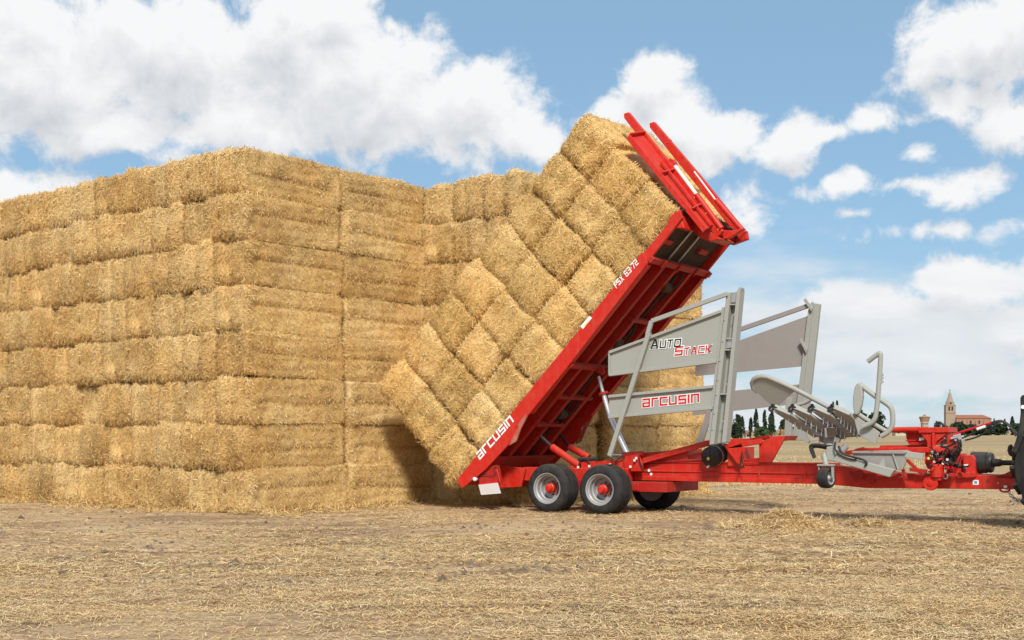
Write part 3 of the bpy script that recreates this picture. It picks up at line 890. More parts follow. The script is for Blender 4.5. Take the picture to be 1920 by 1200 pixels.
def trailer_bed():
    F = [(0, 0), (-.02, -.20), (.62, -.33), (1.55, -.385), (1.72, -.27), (2.02, -.30), (3.2, -.30), (5.75, -.22), (5.8, 0)]
    for v, nm in ((-.06, 'near'), (2.38, 'far')):
        m = MB(); m.extrude([bed(a, b, v) for a, b in F], (0, .05, 0))
        # folded lower lip
        s = 1 if nm == 'near' else -1
        for (p, q) in (((2.1, -.30), (5.7, -.225)),):
            A, B = bed(p[0], p[1], v + .025 + s * .07), bed(q[0], q[1], v + .025 + s * .07)
            m.bar(A, B, .14, .018)
        o = m.build('side_rail', M['red'], TR, .008)
        g = MB(); vv = v - .012 if nm == 'near' else v + .03
        g.extrude([bed(a, b, vv) for a, b in ((1.35, -.40), (1.52, -.46), (1.75, -.37), (2.02, -.31), (2.05, -.25), (1.80, -.27), (1.62, -.33))], (0, .03, 0))
        g.build('guard_plate', M['scuffed'], o)
        if nm == 'near':
            lettering(o)
        else:
            pass
    # upper, narrower extension of the rails
    for v in (-.03, 2.33):
        m = MB(); m.extrude([bed(a, b, v) for a, b in ((5.72, -.02), (5.72, -.19), (6.72, -.17), (6.8, -.03))], (0, .07, 0))
        m.build('rail_extension', M['red'], TR, .008)
    # floor with slats on its underside
    m = MB(); m.extrude([bed(a, b, 0.0) for a, b in ((.1, -.03), (.1, -.06), (5.72, -.06), (5.72, -.03))], (0, 2.36, 0))
    m.build('bed_floor', M['red_dusty_shaded'], TR)
    m = MB(); m.extrude([bed(a, b, 0.06) for a, b in ((5.73, -.03), (5.73, -.05), (6.85, -.05), (6.85, -.03))], (0, 2.24, 0))
    m.build('upper_floor', M['dark'], TR)
    for v in (.52, 1.02, 1.66):
        m = MB()
        m.extrude([bed(a, b, v) for a, b in ((.35, -.062), (.35, -.26), (5.74, -.24), (5.74, -.062))], (0, .03, 0))
        lip = -.25
        m.extrude([bed(a, b, v + .032) for a, b in ((.35, lip + .012), (.35, lip - .01), (5.74, lip + .03), (5.74, lip + .05))], (0, .11, 0))
        m.build('bed_beam', M['red_dusty_shaded'], TR, .006)
    for k in range(26):
        a = .55 + k * .195
        if k == 0:
            m = MB(); m.extrude([bed(0, 0, 0) + (bed(x, y, 0) - bed(0, 0, 0)) for x, y in ((0, -.063), (0, -.10), (.05, -.10), (.05, -.063))], (0, .45, 0))
            s0 = m.build('conveyor_slat', M['dark'], TR)
            off = bed(1, 0, 0) - bed(0, 0, 0)
            s0.location = off * a + Vector((0, 1.12, 0))
        else:
            s1 = s0.copy(); COL.objects.link(s1); s1.parent = TR; s1.location = off * a + Vector((0, 1.12, 0))
    for a, v0, v1, dp, hh in ((1.72, .62, 1.66, -.27, .07), (2.44, .60, 1.95, -.25, .07), (3.28, .0, 2.38, -.33, .09), (4.45, .98, 1.66, -.25, .08), (5.76, -.07, 2.44, -.27, .11), (6.12, .10, .45, -.12, .10), (6.12, 1.62, 1.98, -.12, .10)):
        m = MB(); m.extrude([bed(a + x, dp + y, v0) for x, y in ((0, 0), (hh, 0), (hh, .10), (0, .10))], (0, v1 - v0, 0))
        if a > 5.7 and a < 6:
            for v in (.35, .98, 1.72, 2.25): m.extrude([bed(a + x, dp + y, v) for x, y in ((-.03, -.03), (.14, -.03), (.14, .0), (-.03, 0))], (0, .05, 0))
        if 3.2 < a < 3.4:
            m.extrude([bed(a + x, dp + y, 1.02) for x, y in ((.02, -.14), (.10, -.14), (.14, .0), (-.04, 0))], (0, .05, 0))
            m.extrude([bed(a + x, dp + y, 1.30) for x, y in ((.02, -.14), (.10, -.14), (.14, .0), (-.04, 0))], (0, .05, 0))
        m.build('cross_member', M['red_dusty_shaded'], TR, .008)
    m = MB(); m.extrude([bed(a, b, 1.12) for a, b in ((.5, -.105), (.5, -.13), (5.6, -.13), (5.6, -.105))], (0, .06, 0)); m.build('conveyor_chain', M['dark'], TR)
    m = MB(); m.extrude([bed(a, b, 1.50) for a, b in ((.5, -.105), (.5, -.13), (5.6, -.13), (5.6, -.105))], (0, .06, 0)); m.build('conveyor_chain', M['dark'], TR)
    for a, v in ((5.3, 1.3), (3.9, 1.2), (2.0, 1.35)):
        MB().lathe([(0, .11), (.26, .11)], bed(a, -.17, v - .13), (0, 1, 0), 16).build('chain_drum', M['dark'], TR, .008)
        MB().tube(smooth_path([bed(a - .3, -.20, v + .2), bed(a - .1, -.26, v + .1), bed(a + .25, -.24, v + .22), bed(a + .5, -.16, v + .15)]), .02, 8).build('hydraulic_hose', M['hose'], TR)
    for v in (.80, 1.22):
        m = MB(); m.tube([bed(5.82, -.09, v), bed(6.95, -.09, v)], .022, 10); m.build('slide_rod', M['steel'], TR)
    # foot plate and bits below the foot of the bed
    m = MB(); m.extrude([bed(a, b, .0) for a, b in ((.02, -.10), (.06, -.19), (.9, -.30), (.9, -.24))], (0, 2.36, 0)); m.build('foot_plate', M['red_dusty_shaded'], TR)


def clamp():
    """fork pair that holds the top tier, pivoted on a nose bracket at the head of the bed"""
    nose = MB()
    nose.side([(1.497, 0.550, 5.392), (1.757, 0.550, 5.320), (1.860, 0.550, 5.082), (2.106, 0.550, 4.910), (1.881, 0.550, 4.891), (1.695, 0.550, 4.964), (1.591, 0.550, 5.068)], .62)
    nose.side([(1.605, 0.700, 5.144), (2.244, 0.700, 5.069), (2.476, 0.700, 5.086), (2.203, 0.700, 4.940), (1.813, 0.700, 4.906), (1.647, 0.700, 4.968)], .10)
    nose.side([(1.538, 1.550, 5.365), (2.151, 1.550, 5.192), (2.182, 1.550, 5.033), (1.878, 1.550, 4.951), (1.592, 1.550, 5.044)], .12)
    nose.build('nose_bracket', M['red'], TR, .012)
    bx = MB()
    bx.side([(1.343, 0.020, 5.273), (1.478, 0.020, 5.373), (1.550, 0.020, 5.338), (1.653, 0.020, 5.066), (1.488, 0.020, 5.081)], .42)
    bx.side([(1.322, 0.000, 5.187), (1.394, 0.000, 5.312), (1.498, 0.000, 5.377), (1.446, 0.000, 5.232), (1.405, 0.000, 5.123)], .05)
    bx.build('corner_box', M['red'], TR, .015)
    arms = ((0.55, [(0.191, 0.550, 7.421), (2.085, 0.550, 4.997)], [(0.484, 0.120, 6.844), (1.994, 0.120, 5.012)], None),
            (1.30, [(0.339, 1.300, 7.378), (2.193, 1.300, 5.077)], [(0.613, 1.700, 6.854), (1.941, 1.700, 5.271)], None))
    for v, arm, pan, pin in arms:
        p, q = Vector(arm[0]), Vector(arm[1])
        m = MB()
        d = (q - p).normalized(); n = Vector((d.z, 0, -d.x))
        if n.x < 0: n = -n
        w = .085
        m.extrude([p - n * .04, p + d * .07 - n * .085, q - n * .09, q + n * .08, Vector(seg(p, q, .5)) + n * .085, p + d * .05 + n * .05], (0, w, 0))
        a = m.build('clamp_arm', M['red'], TR, .012)
        # ribbed plate on the outer side of the arm
        r = MB(); P0, P1 = Vector(pan[0]), Vector(pan[1])
        dy = 1 if P0.y > v else -1
        A0, A1 = Vector(seg(p, q, .19)), Vector(seg(p, q, .93))
        r.plate([A0, A1, P1, P0], .015)
        e = (P1 - P0).normalized()
        r.bar(P0, P1, .03, .10)
        r.build('clamp_plate', M['red'], a, .006)
        e2 = MB(); e2.bar(Vector(seg(P0, A0, .52)) + n * .05 + e * .75, Vector(seg(P1, A1, .52)) + n * .05, .05, .05); e2.build('clamp_bar', M['red'], a, .006)
        for t in (0.0, .42, .80):
            c = MB(); c.bar(Vector(seg(P0, P1, t)) + n * .03, Vector(seg(A0, A1, t)) + n * .03, .03, .11, e)
            c.build('rib', M['red'], a, .005)
    for rod, v in (([(1.168, 0.620, 6.285), (1.590, 0.620, 5.729), (2.075, 0.620, 5.073)], .62), ([(1.206, 1.380, 6.315), (1.635, 1.380, 5.746), (2.160, 1.380, 5.130)], 1.38)):
        off = Vector((.10, 0, .06))
        m = MB(); m.tube([Vector(rod[1]) + Vector((.03, -.05, .02)), Vector(rod[2]) + Vector((.03, -.05, .02))], .052, 14); c = m.build('clamp_cylinder', M['red'], TR)
        m = MB(); m.tube([Vector(rod[0]) + Vector((.03, -.05, .02)), Vector(rod[1]) + Vector((.03, -.05, .02))], .034, 12); m.build('piston_rod', M['white'], c)
        m = MB()
        for t in (0.03, .5, .97):
            q = Vector(seg(rod[1], rod[2], t)); m.box(q - Vector((.02, .075, .02)), q + Vector((.02, -.045, .02)))
        m.build('fitting', M['yellow'], c)
    m = MB(); m.lathe([(0, .11), (.10, .11)], [(1.091, 0.580, 6.344)][0], (0, 1, 0), 20); m.build('pivot_boss', M['red'], TR, .006)
    for pts in ([(2.086, 0.900, 5.167), (2.178, 0.900, 5.121), (2.188, 0.900, 5.044), (2.117, 0.900, 4.974), (1.879, 0.900, 4.936)], [(2.068, 1.500, 5.232), (2.005, 1.500, 5.199), (1.984, 1.500, 5.073), (1.952, 1.500, 4.978), (1.794, 1.500, 4.961)], [(2.004, 1.600, 5.232), (2.088, 1.600, 5.234), (2.120, 1.600, 5.182), (2.067, 1.600, 5.167)]):
        MB().tube(smooth_path(pts), .018, 8).build('hydraulic_hose', M['hose'], TR)


def smooth_path(pts, k=5):
    P = [Vector(p) for p in pts]; out = []
    for i in range(len(P) - 1):
        p0, p1, p2, p3 = P[max(i - 1, 0)], P[i], P[i + 1], P[min(i + 2, len(P) - 1)]
        for j in range(k):
            t = j / k
            out.append(.5 * ((2 * p1) + (p2 - p0) * t + (2 * p0 - 5 * p1 + 4 * p2 - p3) * t * t + (3 * p1 - p0 - 3 * p2 + p3) * t ** 3))
    return out + [P[-1]]


def rams():
    top, mid, low, end = [(-0.724, 1.180, 2.574), (-0.619, 1.180, 2.242), (-0.479, 1.180, 1.810), (-0.098, 1.180, 1.075)]
    c = MB().tube([Vector(mid), Vector(low), Vector(end)], [.046, .046, .046], 18).build('lift_cylinder', M['chrome'], TR)
    MB().tube([Vector(seg(low, end, .0)), Vector(seg(low, end, 1))], .064, 20).build('outer_stage', M['chrome'], c)
    MB().tube([Vector(top), Vector(mid)], .034, 16).build('inner_stage', M['chrome'], c)
    q = Vector(mid); d = (Vector(low) - q).normalized()
    MB().lathe([(-.02, .10), (.02, .10)], q, d, 20).build('collar', M['red_dusty_shaded'], c)
    for v, pts in ((.66, [(-1.710, 0.660, 1.421), (-1.456, 0.660, 1.215), (-0.840, 0.660, 0.852)]), (1.70, [(-1.898, 1.700, 1.454), (-1.674, 1.700, 1.207), (-1.232, 1.700, 0.997)])):
        c = MB().tube([Vector(pts[1]), Vector(pts[2])], .068, 16).build('tilt_cylinder', M['red'], TR)
        MB().tube([Vector(pts[0]), Vector(pts[1])], .03, 12).build('piston_rod', M['hose'], c)


GLYPH = {  # squared letters on a unit cell: rectangles x0,y0,x1,y1 and free quads
    'a': (1.0, [(0, .8, 1, 1), (.78, 0, 1, .8), (0, 0, .78, .2), (0, .2, .22, .58), (.22, .40, .78, .58)]),
    'r': (.85, [(0, 0, .22, 1), (.22, .8, .85, 1)]),
    'c': (1.0, [(0, 0, .22, 1), (.22, .8, 1, 1), (.22, 0, 1, .2)]),
    'u': (1.0, [(0, 0, .22, 1), (.78, 0, 1, 1), (.22, 0, .78, .2)]),
    's': (1.0, [(0, .8, 1, 1), (0, .6, .22, .8), (0, .40, 1, .6), (.78, .2, 1, .40), (0, 0, 1, .2)]),
    'i': (.22, [(0, 0, .22, 1)]),
    'n': (1.0, [(0, 0, .22, 1), (.22, .8, .78, 1), (.78, 0, 1, 1)]),
    'A': (1.0, [((0, 0), (.2, 0), (.6, 1), (.4, 1)), ((.8, 0), (1, 0), (.6, 1), (.42, 1)), (.22, .22, .78, .38)]),
    'U': (.95, [(0, 0, .19, 1), (.76, 0, .95, 1), (.19, 0, .76, .17)]),
    'T': (.9, [(0, .83, .9, 1), (.355, 0, .545, .83)]),
    'O': (1.0, [(0, 0, .19, 1), (.81, 0, 1, 1), (.19, 0, .81, .17), (.19, .83, .81, 1)]),
    'S': (1.0, [(0, .82, 1, 1), (0, .59, .2, .82), (0, .41, 1, .59), (.8, .18, 1, .41), (0, 0, 1, .18)]),
    'C': (.95, [(0, 0, .19, 1), (.19, .83, .95, 1), (.19, 0, .95, .17)]),
    'K': (.95, [(0, 0, .19, 1), ((.19, .42), (.36, .42), (.95, 1), (.72, 1)), ((.36, .58), (.19, .58), (.72, 0), (.95, 0))]),
    'F': (.85, [(0, 0, .19, 1), (.19, .83, .85, 1), (.19, .42, .75, .58)]),
    'X': (.95, [((0, 0), (.22, 0), (.95, 1), (.73, 1)), ((.73, 0), (.95, 0), (.22, 1), (0, 1))]),
    '6': (.95, [(0, 0, .19, 1), (.19, .83, .9, 1), (.19, .42, .95, .58), (.76, .16, .95, .42), (.19, 0, .95, .16)]),
    '3': (.95, [(.76, 0, .95, 1), (0, .83, .76, 1), (.15, .42, .76, .58), (0, 0, .76, .17)]),
    '7': (.95, [(0, .83, .95, 1), ((.25, 0), (.46, 0), (.95, .83), (.74, .83))]),
    '2': (.95, [(0, .83, .95, 1), (.76, .58, .95, .83), (0, .42, .95, .58), (0, .17, .19, .42), (0, 0, .95, .17)]),
    '.': (.2, [(0, .38, .2, .58)]),
    ' ': (.5, []),
}


def lettering_on(parent, text, p0, p1, height, mat, name='lettering', up=None, slant=0.0, sizes=None, outline=None, outline_mat=None, gap=.18, lift=.004):
    """flat letters, baseline p0 to p1 in a plane of constant v, facing the near side"""
    p0, p1 = Vector(p0), Vector(p1); x = p1 - p0; length = x.length; x.normalize()
    y = Vector((-x.z, 0, x.x)) if up is None else Vector(up).normalized()
    sizes = sizes or [1.0] * len(text)
    total = sum(GLYPH[c][0] * s for c, s in zip(text, sizes)) + gap * (len(text) - 1)
    kx = length / total; cx = 0
    m, o = MB(), MB(); i = 0
    for c, s in zip(text, sizes):
        w, shapes = GLYPH[c]
        for sh in shapes:
            q = [(sh[0], sh[1]), (sh[2], sh[1]), (sh[2], sh[3]), (sh[0], sh[3])] if len(sh) == 4 and not isinstance(sh[0], tuple) else list(sh)
            i += 1

            def to(px_, py_, lft):
                return p0 + x * (cx + px_ * s * kx + slant * py_ * s * height) + y * (py_ * s * height) + Vector((0, -lft, 0))
            m.extrude([to(a, b, lift + .0004 * (i % 7)) for a, b in q], (0, lift, 0))
            if outline:
                mx, my = sum(a for a, b in q) / 4, sum(b for a, b in q) / 4
                g = outline
                qq = [(a + math.copysign(g / (s * kx), a - mx), b + math.copysign(g / (s * height), b - my)) for a, b in q]
                o.extrude([to(a, b, lift * .4 + .0003 * (i % 7)) for a, b in qq], (0, lift * .4, 0))
        cx += (w * s + gap) * kx
    r = m.build(name, mat, parent)
    if outline: o.build('letter_outline', outline_mat, parent)
    return r


def lettering(rail):
    up = bed(0, 1, 0) - bed(0, 0, 0)
    p = [(-2.645, -0.060, 0.961), (-1.860, -0.060, 1.704)]
    lettering_on(rail, 'arcusin', p[0], p[1], .155, M['print_white'], up=up, slant=.12, lift=.004)
    p = [(0.341, -0.060, 4.085), (0.793, -0.060, 4.503)]
    lettering_on(rail, 'FSX 63.72', p[0], p[1], .115, M['print_white'], up=up, slant=.15, lift=.004, gap=.22)
    q = [(-0.412, -0.062, 3.437), (-0.221, -0.062, 3.623), (-0.165, -0.062, 3.581), (-0.356, -0.062, 3.385)]
    MB().side(q, .004).build('sticker', M['white'], rail)
    q = [(-0.319, -0.067, 3.461), (-0.263, -0.067, 3.517), (-0.241, -0.067, 3.497), (-0.297, -0.067, 3.441)]
    MB().side(q, .003).build('sticker_print', M['yellow'], rail)


def wings():
    # near wing
    def T(pts): return [Vector(p) for p in pts]
    post = MB()
    post.side([(2.446, 0.000, 3.884), (2.525, 0.000, 3.888), (2.213, 0.000, 1.280), (2.128, 0.000, 1.271)], .20)
    post.side([(2.633, 0.000, 3.900), (2.701, 0.000, 3.923), (2.436, 0.000, 1.317), (2.357, 0.000, 1.308)], .20)
    post.side([(2.421, 0.150, 3.900), (2.598, 0.150, 3.907), (2.331, 0.150, 1.308), (2.101, 0.150, 1.288)], .02)
    W = empty_part('side_wing', 'near grey wing with lettered panels')
    post.build('post', M['grey'], W, .006)
    for y0, x0, x1 in ((570, 1361, 1384), (634, 1353, 1377), (655, 1351, 1374), (738, 1341, 1364)):
        pl = MB(); pl.side([uwv(x0, y0, 0.02), uwv(x1, y0 - 1, 0.02), uwv(x1, y0 + 1.5, 0.02), uwv(x0, y0 + 2.5, 0.02)], .12); pl.build('post_stiffener', M['grey'], W)
    MB().side([(2.479, 0.060, 3.888), (2.607, 0.060, 3.898), (2.588, 0.060, 3.716), (2.460, 0.060, 3.714)], .02).build('latch_box', M['steel'], W, .005); MB().side([(2.391, 0.060, 3.093), (2.538, 0.060, 3.096), (2.509, 0.060, 2.941), (2.371, 0.060, 2.928)], .02).build('latch_box', M['steel'], W, .005)
    tip = MB(); tip.side([(2.624, 0.020, 3.902), (2.683, 0.020, 3.972), (2.712, 0.020, 3.951), (2.692, 0.020, 3.871)], .14); tip.build('post_tip', M['grey'], W)
    up = MB(); up.side([(2.335, 0.050, 3.638), (2.395, 0.050, 3.653), (2.146, 0.050, 1.585), (2.116, 0.050, 1.344), (2.066, 0.050, 1.344), (2.106, 0.050, 1.678)], .05); up.build('upright', M['grey'], W, .006)
    pts = [(0.139, 0.060, 2.944), (2.331, 0.060, 3.574), (2.246, 0.060, 2.711), (0.139, 0.060, 2.536)]
    pn = MB(); pn.side(pts, .02); pn.build('panel', M['grey'], W); pu = W
    fl = MB(); fl.bar(pts[0], pts[1], .10, .05); fl.bar(pts[3], pts[2], .10, .05); fl.bar(pts[0], pts[3], .08, .03); fl.build('flange', M['grey'], W, .005)
    q = [(0.958, 0.055, 2.976), (1.554, 0.055, 2.996)]
    up_ = Vector((0.02, 0, 1))
    lettering_on(pu, 'AUTO', q[0], q[1], .150, M['print_black'], up=up_, slant=.12, sizes=[1.2, .95, .95, .95], outline=.014, outline_mat=M['print_white'], gap=.16)
    q = [(1.435, 0.055, 2.836), (2.144, 0.055, 2.876)]
    lettering_on(pu, 'STACK', q[0], q[1], .135, M['print_red'], up=up_, slant=.12, sizes=[1.2, .95, .95, .95, .95], outline=.014, outline_mat=M['print_white'], gap=.16)
    pts = [(0.127, 0.060, 2.143), (2.177, 0.060, 2.279), (2.172, 0.060, 1.909), (0.127, 0.060, 1.769)]
    pn = MB(); pn.side(pts, .02); pn.build('panel', M['grey'], W); pl = W
    fl = MB(); fl.bar(pts[0], pts[1], .10, .05); fl.bar(pts[3], pts[2], .10, .05); fl.build('flange', M['grey'], pl, .005)
    q = [(0.804, 0.055, 1.932), (1.912, 0.055, 2.010)]
    lettering_on(pl, 'arcusin', q[0], q[1], .158, M['print_red'], up=Vector((0, 0, 1)), outline=.012, outline_mat=M['print_white'])
    for (x, y) in ((1358, 600), (1355, 640), (1350, 676), (1346, 712), (1343, 740), (1339, 775), (1336, 805), (1377, 590), (1371, 650), (1363, 720), (1356, 790)):
        MB().lathe([(0, .014), (.012, .014)], uwv(x, y, -.002), (0, -1, 0), 8).build('bolt', M['steel'], W)
    br = MB(); p = [(0.964, -0.020, 3.233), (0.177, -0.020, 1.061)]; br.bar(p[0], p[1], .06, .085); br.build('brace', M['grey'], W, .008)
    p = [(0.943, -0.020, 3.224), (1.028, -0.020, 3.467), (2.475, -0.020, 3.862)]
    rl = MB(); rl.bar(p[0], p[1], .06, .075); rl.bar(p[1], p[2], .06, .075); rl.build('top_rail', M['grey'], W, .006)
    jt = MB(); jt.side([(0.900, -0.040, 3.205), (0.943, -0.040, 3.261), (1.006, -0.040, 3.258), (0.985, -0.040, 3.164)], .08); jt.build('joint_plate', M['grey'], W, .005)
    # far wing, seen from its plain back
    W = empty_part('side_wing', 'far grey wing of plain unlettered panels')
    V = 2.6
    po = MB()
    po.side([(3.048, 2.600, 3.904), (3.181, 2.600, 3.877), (2.893, 2.600, 1.340), (2.726, 2.600, 1.340)], .10)
    po.side([(2.969, 2.560, 3.766), (3.031, 2.560, 3.922), (3.072, 2.560, 3.919), (2.752, 2.560, 1.340), (2.658, 2.560, 1.340)], .04)
    po.build('post', M['grey'], W, .008)
    MB().side([(0.653, 2.620, 2.994), (2.948, 2.620, 3.673), (2.823, 2.620, 2.729), (0.653, 2.620, 2.606)], .02).build('panel', M['grey_back'], W)
    MB().side([(0.585, 2.620, 2.240), (2.844, 2.620, 2.399), (2.771, 2.620, 2.030), (0.585, 2.620, 1.831)], .02).build('panel', M['grey_back'], W)
    p = [(1.535, 2.580, 3.455), (3.003, 2.580, 3.865)]; MB().bar(p[0], p[1], .06, .085).build('top_rail', M['grey_back'], W, .006)
    p = [(1.535, 2.580, 3.455), (1.436, 2.580, 3.150), (0.740, 2.580, 1.233)]; b = MB(); b.bar(p[0], p[1], .06, .08); b.bar(p[1], p[2], .06, .13); b.build('brace', M['grey_back'], W, .006)
    for pts in ([(2.898, 2.500, 3.954), (2.940, 2.500, 3.991), (3.073, 2.500, 3.795), (3.053, 2.500, 3.737)], [(2.816, 2.500, 3.222), (2.857, 2.500, 3.250), (2.971, 2.500, 3.037), (2.950, 2.500, 2.968)]):
        MB().side(pts, .05).build('hook_plate', M['grey'], W, .005)
    p = [(2.373, 2.400, 1.380), (2.646, 2.400, 1.390), (2.677, 2.400, 2.146)]; b = MB(); b.bar(p[0], p[1], .12, .10); b.bar(p[1], p[2], .12, .12); b.build('foot_arm', M['grey'], W, .008)


def empty_part(name, label):
    o = bpy.data.objects.new(name, None); COL.objects.link(o); o.parent = TR; o.empty_display_size = .1; o['label'] = label
    return o


def deck():
    """tubes, brackets and the air tank on top of the chassis"""
    m = MB(); m.side([(0.013, 0.800, 1.070), (0.415, 0.800, 1.113), (1.348, 0.800, 1.187), (1.348, 0.800, 0.935), (0.415, 0.800, 0.875), (0.035, 0.800, 0.920)], .62); m.build('cylinder_cradle', M['red'], TR, .012)
    p = [(0.479, 0.720, 0.966), (1.846, 0.720, 1.314)]; MB().bar(p[0], p[1], .08, .10).build('diagonal_arm', M['red'], TR, .008)
    p = [(0.981, 0.850, 0.969), (1.662, 0.850, 1.111)]; MB().bar(p[0], p[1], .06, .06).build('link_arm', M['red'], TR, .006)
    for pp in ([(0.755, 0.780, 0.948), (1.694, 0.780, 0.996)], [(0.605, 0.950, 0.914), (1.575, 0.950, 0.954)]): MB().tube(pp, .020, 8).build('hydraulic_pipe', M['red_dusty_shaded'], TR)
    p = [(-0.238, 0.740, 1.069), (0.090, 0.740, 1.071)]; MB().tube(p, .032, 12).build('piston_rod', M['chrome'], TR)
    p = [(0.045, 0.740, 1.071), (0.468, 0.740, 1.094)]; MB().tube(p, .052, 14).build('wing_cylinder', M['red'], TR)
    p = [(1.937, 0.700, 1.314), (2.183, 0.700, 1.296)]; MB().tube(p, .026, 10).build('piston_rod', M['chrome'], TR)
    m = MB(); m.side([(2.081, 0.700, 1.372), (2.436, 0.700, 1.381), (2.436, 0.700, 1.287), (2.122, 0.700, 1.191)], .5); m.build('wing_hinge_block', M['red'], TR, .012)
    m = MB(); m.side([(2.149, 0.660, 1.201), (2.513, 0.660, 1.231), (2.513, 0.660, 1.156), (2.412, 0.660, 0.920), (2.352, 0.660, 0.948)], .03); m.side([(2.141, 0.750, 1.210), (2.445, 0.750, 1.230), (2.445, 0.750, 0.891), (2.141, 0.750, 0.887)], .5); m.build('tank_bracket', M['red'], TR, .008)
    p = [(2.437, 0.720, 1.278), (2.796, 0.720, 1.335)]; MB().bar(p[0], p[1], .1, .09).build('cross_tube', M['red'], TR, .008)
    p = [(2.152, 1.300, 1.323), (2.734, 1.300, 1.410)]; MB().bar(p[0], p[1], .1, .06).build('cross_tube', M['red'], TR, .008)
    m = MB(); m.side([(2.739, 0.740, 1.316), (2.975, 0.740, 1.391), (2.975, 0.740, 0.963), (2.739, 0.740, 0.960)], .05); m.side([(2.975, 0.740, 1.391), (3.228, 0.740, 1.418), (2.985, 0.740, 0.991), (2.975, 0.740, 0.991)], .05)
    m.side([(2.926, 0.790, 1.419), (3.209, 0.790, 1.428), (3.170, 0.790, 1.344), (2.926, 0.790, 1.344)], .6); m.build('push_plate', M['red'], TR, .008)
    m = MB(); m.side([(2.462, 0.780, 1.013), (2.742, 0.780, 1.044), (2.742, 0.780, 0.913), (2.462, 0.780, 0.909)], .3); m.build('lower_block', M['red_dusty_shaded'], TR, .008)
    # air tank
    c0, c1 = Vector([(1.878, 0.580, 1.039)][0]), Vector([(1.927, 0.980, 1.150)][0])
    d = c1 - c0; l = d.length
    r = .185
    t = MB().lathe([(-.055, .03), (-.045, .08), (-.02, .13), (.01, r), (l - .01, r), (l + .02, .13), (l + .05, .06)], c0, d, 32).build('air_tank', M['black'], TR)
    for tt in (.34, .74):
        MB().lathe([(l * tt - .014, r + .006), (l * tt + .014, r + .006)], c0, d, 32).build('strap', M['steel'], t)
    q = c0 - d.normalized() * .06; x = Vector((0, 0, 1))
    MB().plate([q + Vector((.0, 0, .04)), q + Vector((.03, 0, 0)), q + Vector((0, 0, -.04)), q + Vector((-.03, 0, 0))], .004).build('warning_tag', M['yellow'], t)
    q = c0 + Vector((.0, -.05, -.15)); MB().lathe([(0, .018), (.06, .018)], q, (0, -1, -.3), 10).build('drain_valve', M['white'], t)
    # valves and hoses over the axles
    m = MB(); p = [(-0.875, 0.700, 0.973), (-0.480, 0.700, 0.987)]; m.tube(p, .045, 12); m.build('brake_valve', M['black'], TR)
    m = MB(); m.side([(-0.805, 0.620, 0.934), (0.075, 0.620, 0.983), (0.220, 0.620, 0.886), (0.243, 0.620, 0.688), (-0.759, 0.620, 0.672)], .15); m.build('bogie_plate', M['red'], TR, .01)
    m = MB(); m.side([(0.097, 0.600, 1.043), (0.430, 0.600, 1.085), (0.518, 0.600, 0.929), (0.518, 0.600, 0.772), (0.164, 0.600, 0.767)], .06); m.build('valve_plate', M['red'], TR, .01)
    rr = random.Random(3)
    for pts in ([(-0.817, 0.580, 0.854), (-0.782, 0.580, 0.956), (-0.689, 0.580, 0.997), (-0.608, 0.580, 0.957), (-0.574, 0.580, 0.877)], [(-0.027, 0.560, 0.924), (0.051, 0.560, 1.004), (0.185, 0.560, 1.054)], [(0.473, 0.560, 1.066), (0.495, 0.560, 0.949), (0.561, 0.560, 0.813), (0.637, 0.560, 0.755), (0.735, 0.560, 0.737)], [(-0.436, 0.580, 0.979), (-0.299, 0.580, 1.020), (-0.185, 0.580, 1.031), (-0.072, 0.580, 0.983)],
                [(0.200, 0.700, 1.003), (0.245, 0.700, 0.905), (0.223, 0.700, 0.805), (0.156, 0.700, 0.764)], [(2.488, 0.600, 1.156), (2.468, 0.600, 1.025), (2.448, 0.600, 0.912), (2.428, 0.600, 0.800)], [(2.468, 0.600, 1.119), (2.488, 0.600, 0.969), (2.528, 0.600, 0.857)]):
        MB().tube(smooth_path(pts), .011, 7).build('air_hose', M['hose'], TR)
    for (x, y) in ((1084, 876), (1105, 874), (1190, 863), (1193, 859), (1182, 875), (1217, 882), (1221, 889), (1144, 871)):
        c = Vector(uwv(x, y, .55)); MB().box(c - Vector((.018, .012, .022)), c + Vector((.018, .012, .022))).build('fitting', M['white'], TR)
    # light board at the rear
    m = MB(); m.side([(-2.788, 0.020, 0.799), (-2.315, 0.020, 0.867), (-2.229, 0.020, 0.551), (-2.712, 0.020, 0.479)], .10); b = m.build('light_board', M['red_dusty_shaded'], TR, .008)
    MB().side([(-2.717, -0.010, 0.480), (-2.270, -0.010, 0.530), (-2.196, -0.010, 0.327), (-2.654, -0.010, 0.285)], .012).build('flap', M['flap'], b)
    c = [(-2.778, -0.030, 0.593)][0]; MB().lathe([(-.04, .02), (-.03, .038), (0, .045), (.03, .038), (.04, .02)], c, (0, 1, 0), 16).build('marker_lamp', M['white'], b)
    MB().tube(smooth_path([(-2.742, -0.010, 0.645), (-2.555, -0.010, 0.679), (-2.406, -0.010, 0.661), (-2.319, -0.010, 0.703), (-2.369, -0.010, 0.805), (-2.221, -0.010, 0.868)]), .006, 6).build('lamp_cable', M['hose'], b)
    MB().tube([(-2.301, 0.000, 0.785), (-2.228, 0.000, 0.582), (-2.215, 0.000, 0.531)], .012, 6).build('board_stay', M['red'], b)
    MB().side([(-2.711, 0.000, 0.511), (-2.289, 0.000, 0.571), (-2.277, 0.000, 0.530), (-2.724, 0.000, 0.469)], .012).build('lamp_strip', M['print_red'], b)


def uwv(x, y, v):
    """point of the trailer plane at depth v that lies on the sight line of image pixel x, y"""
    k = (x - 960) / 2400; c, s = math.cos(R(TA)), math.sin(R(TA))
    bx, by = TO.x - v * s, TO.y + v * c
    u = (k * by - bx) / (c - k * s); Y = by + u * s
    return (u, v, 1.4 + (820 - y) * Y / 2400)


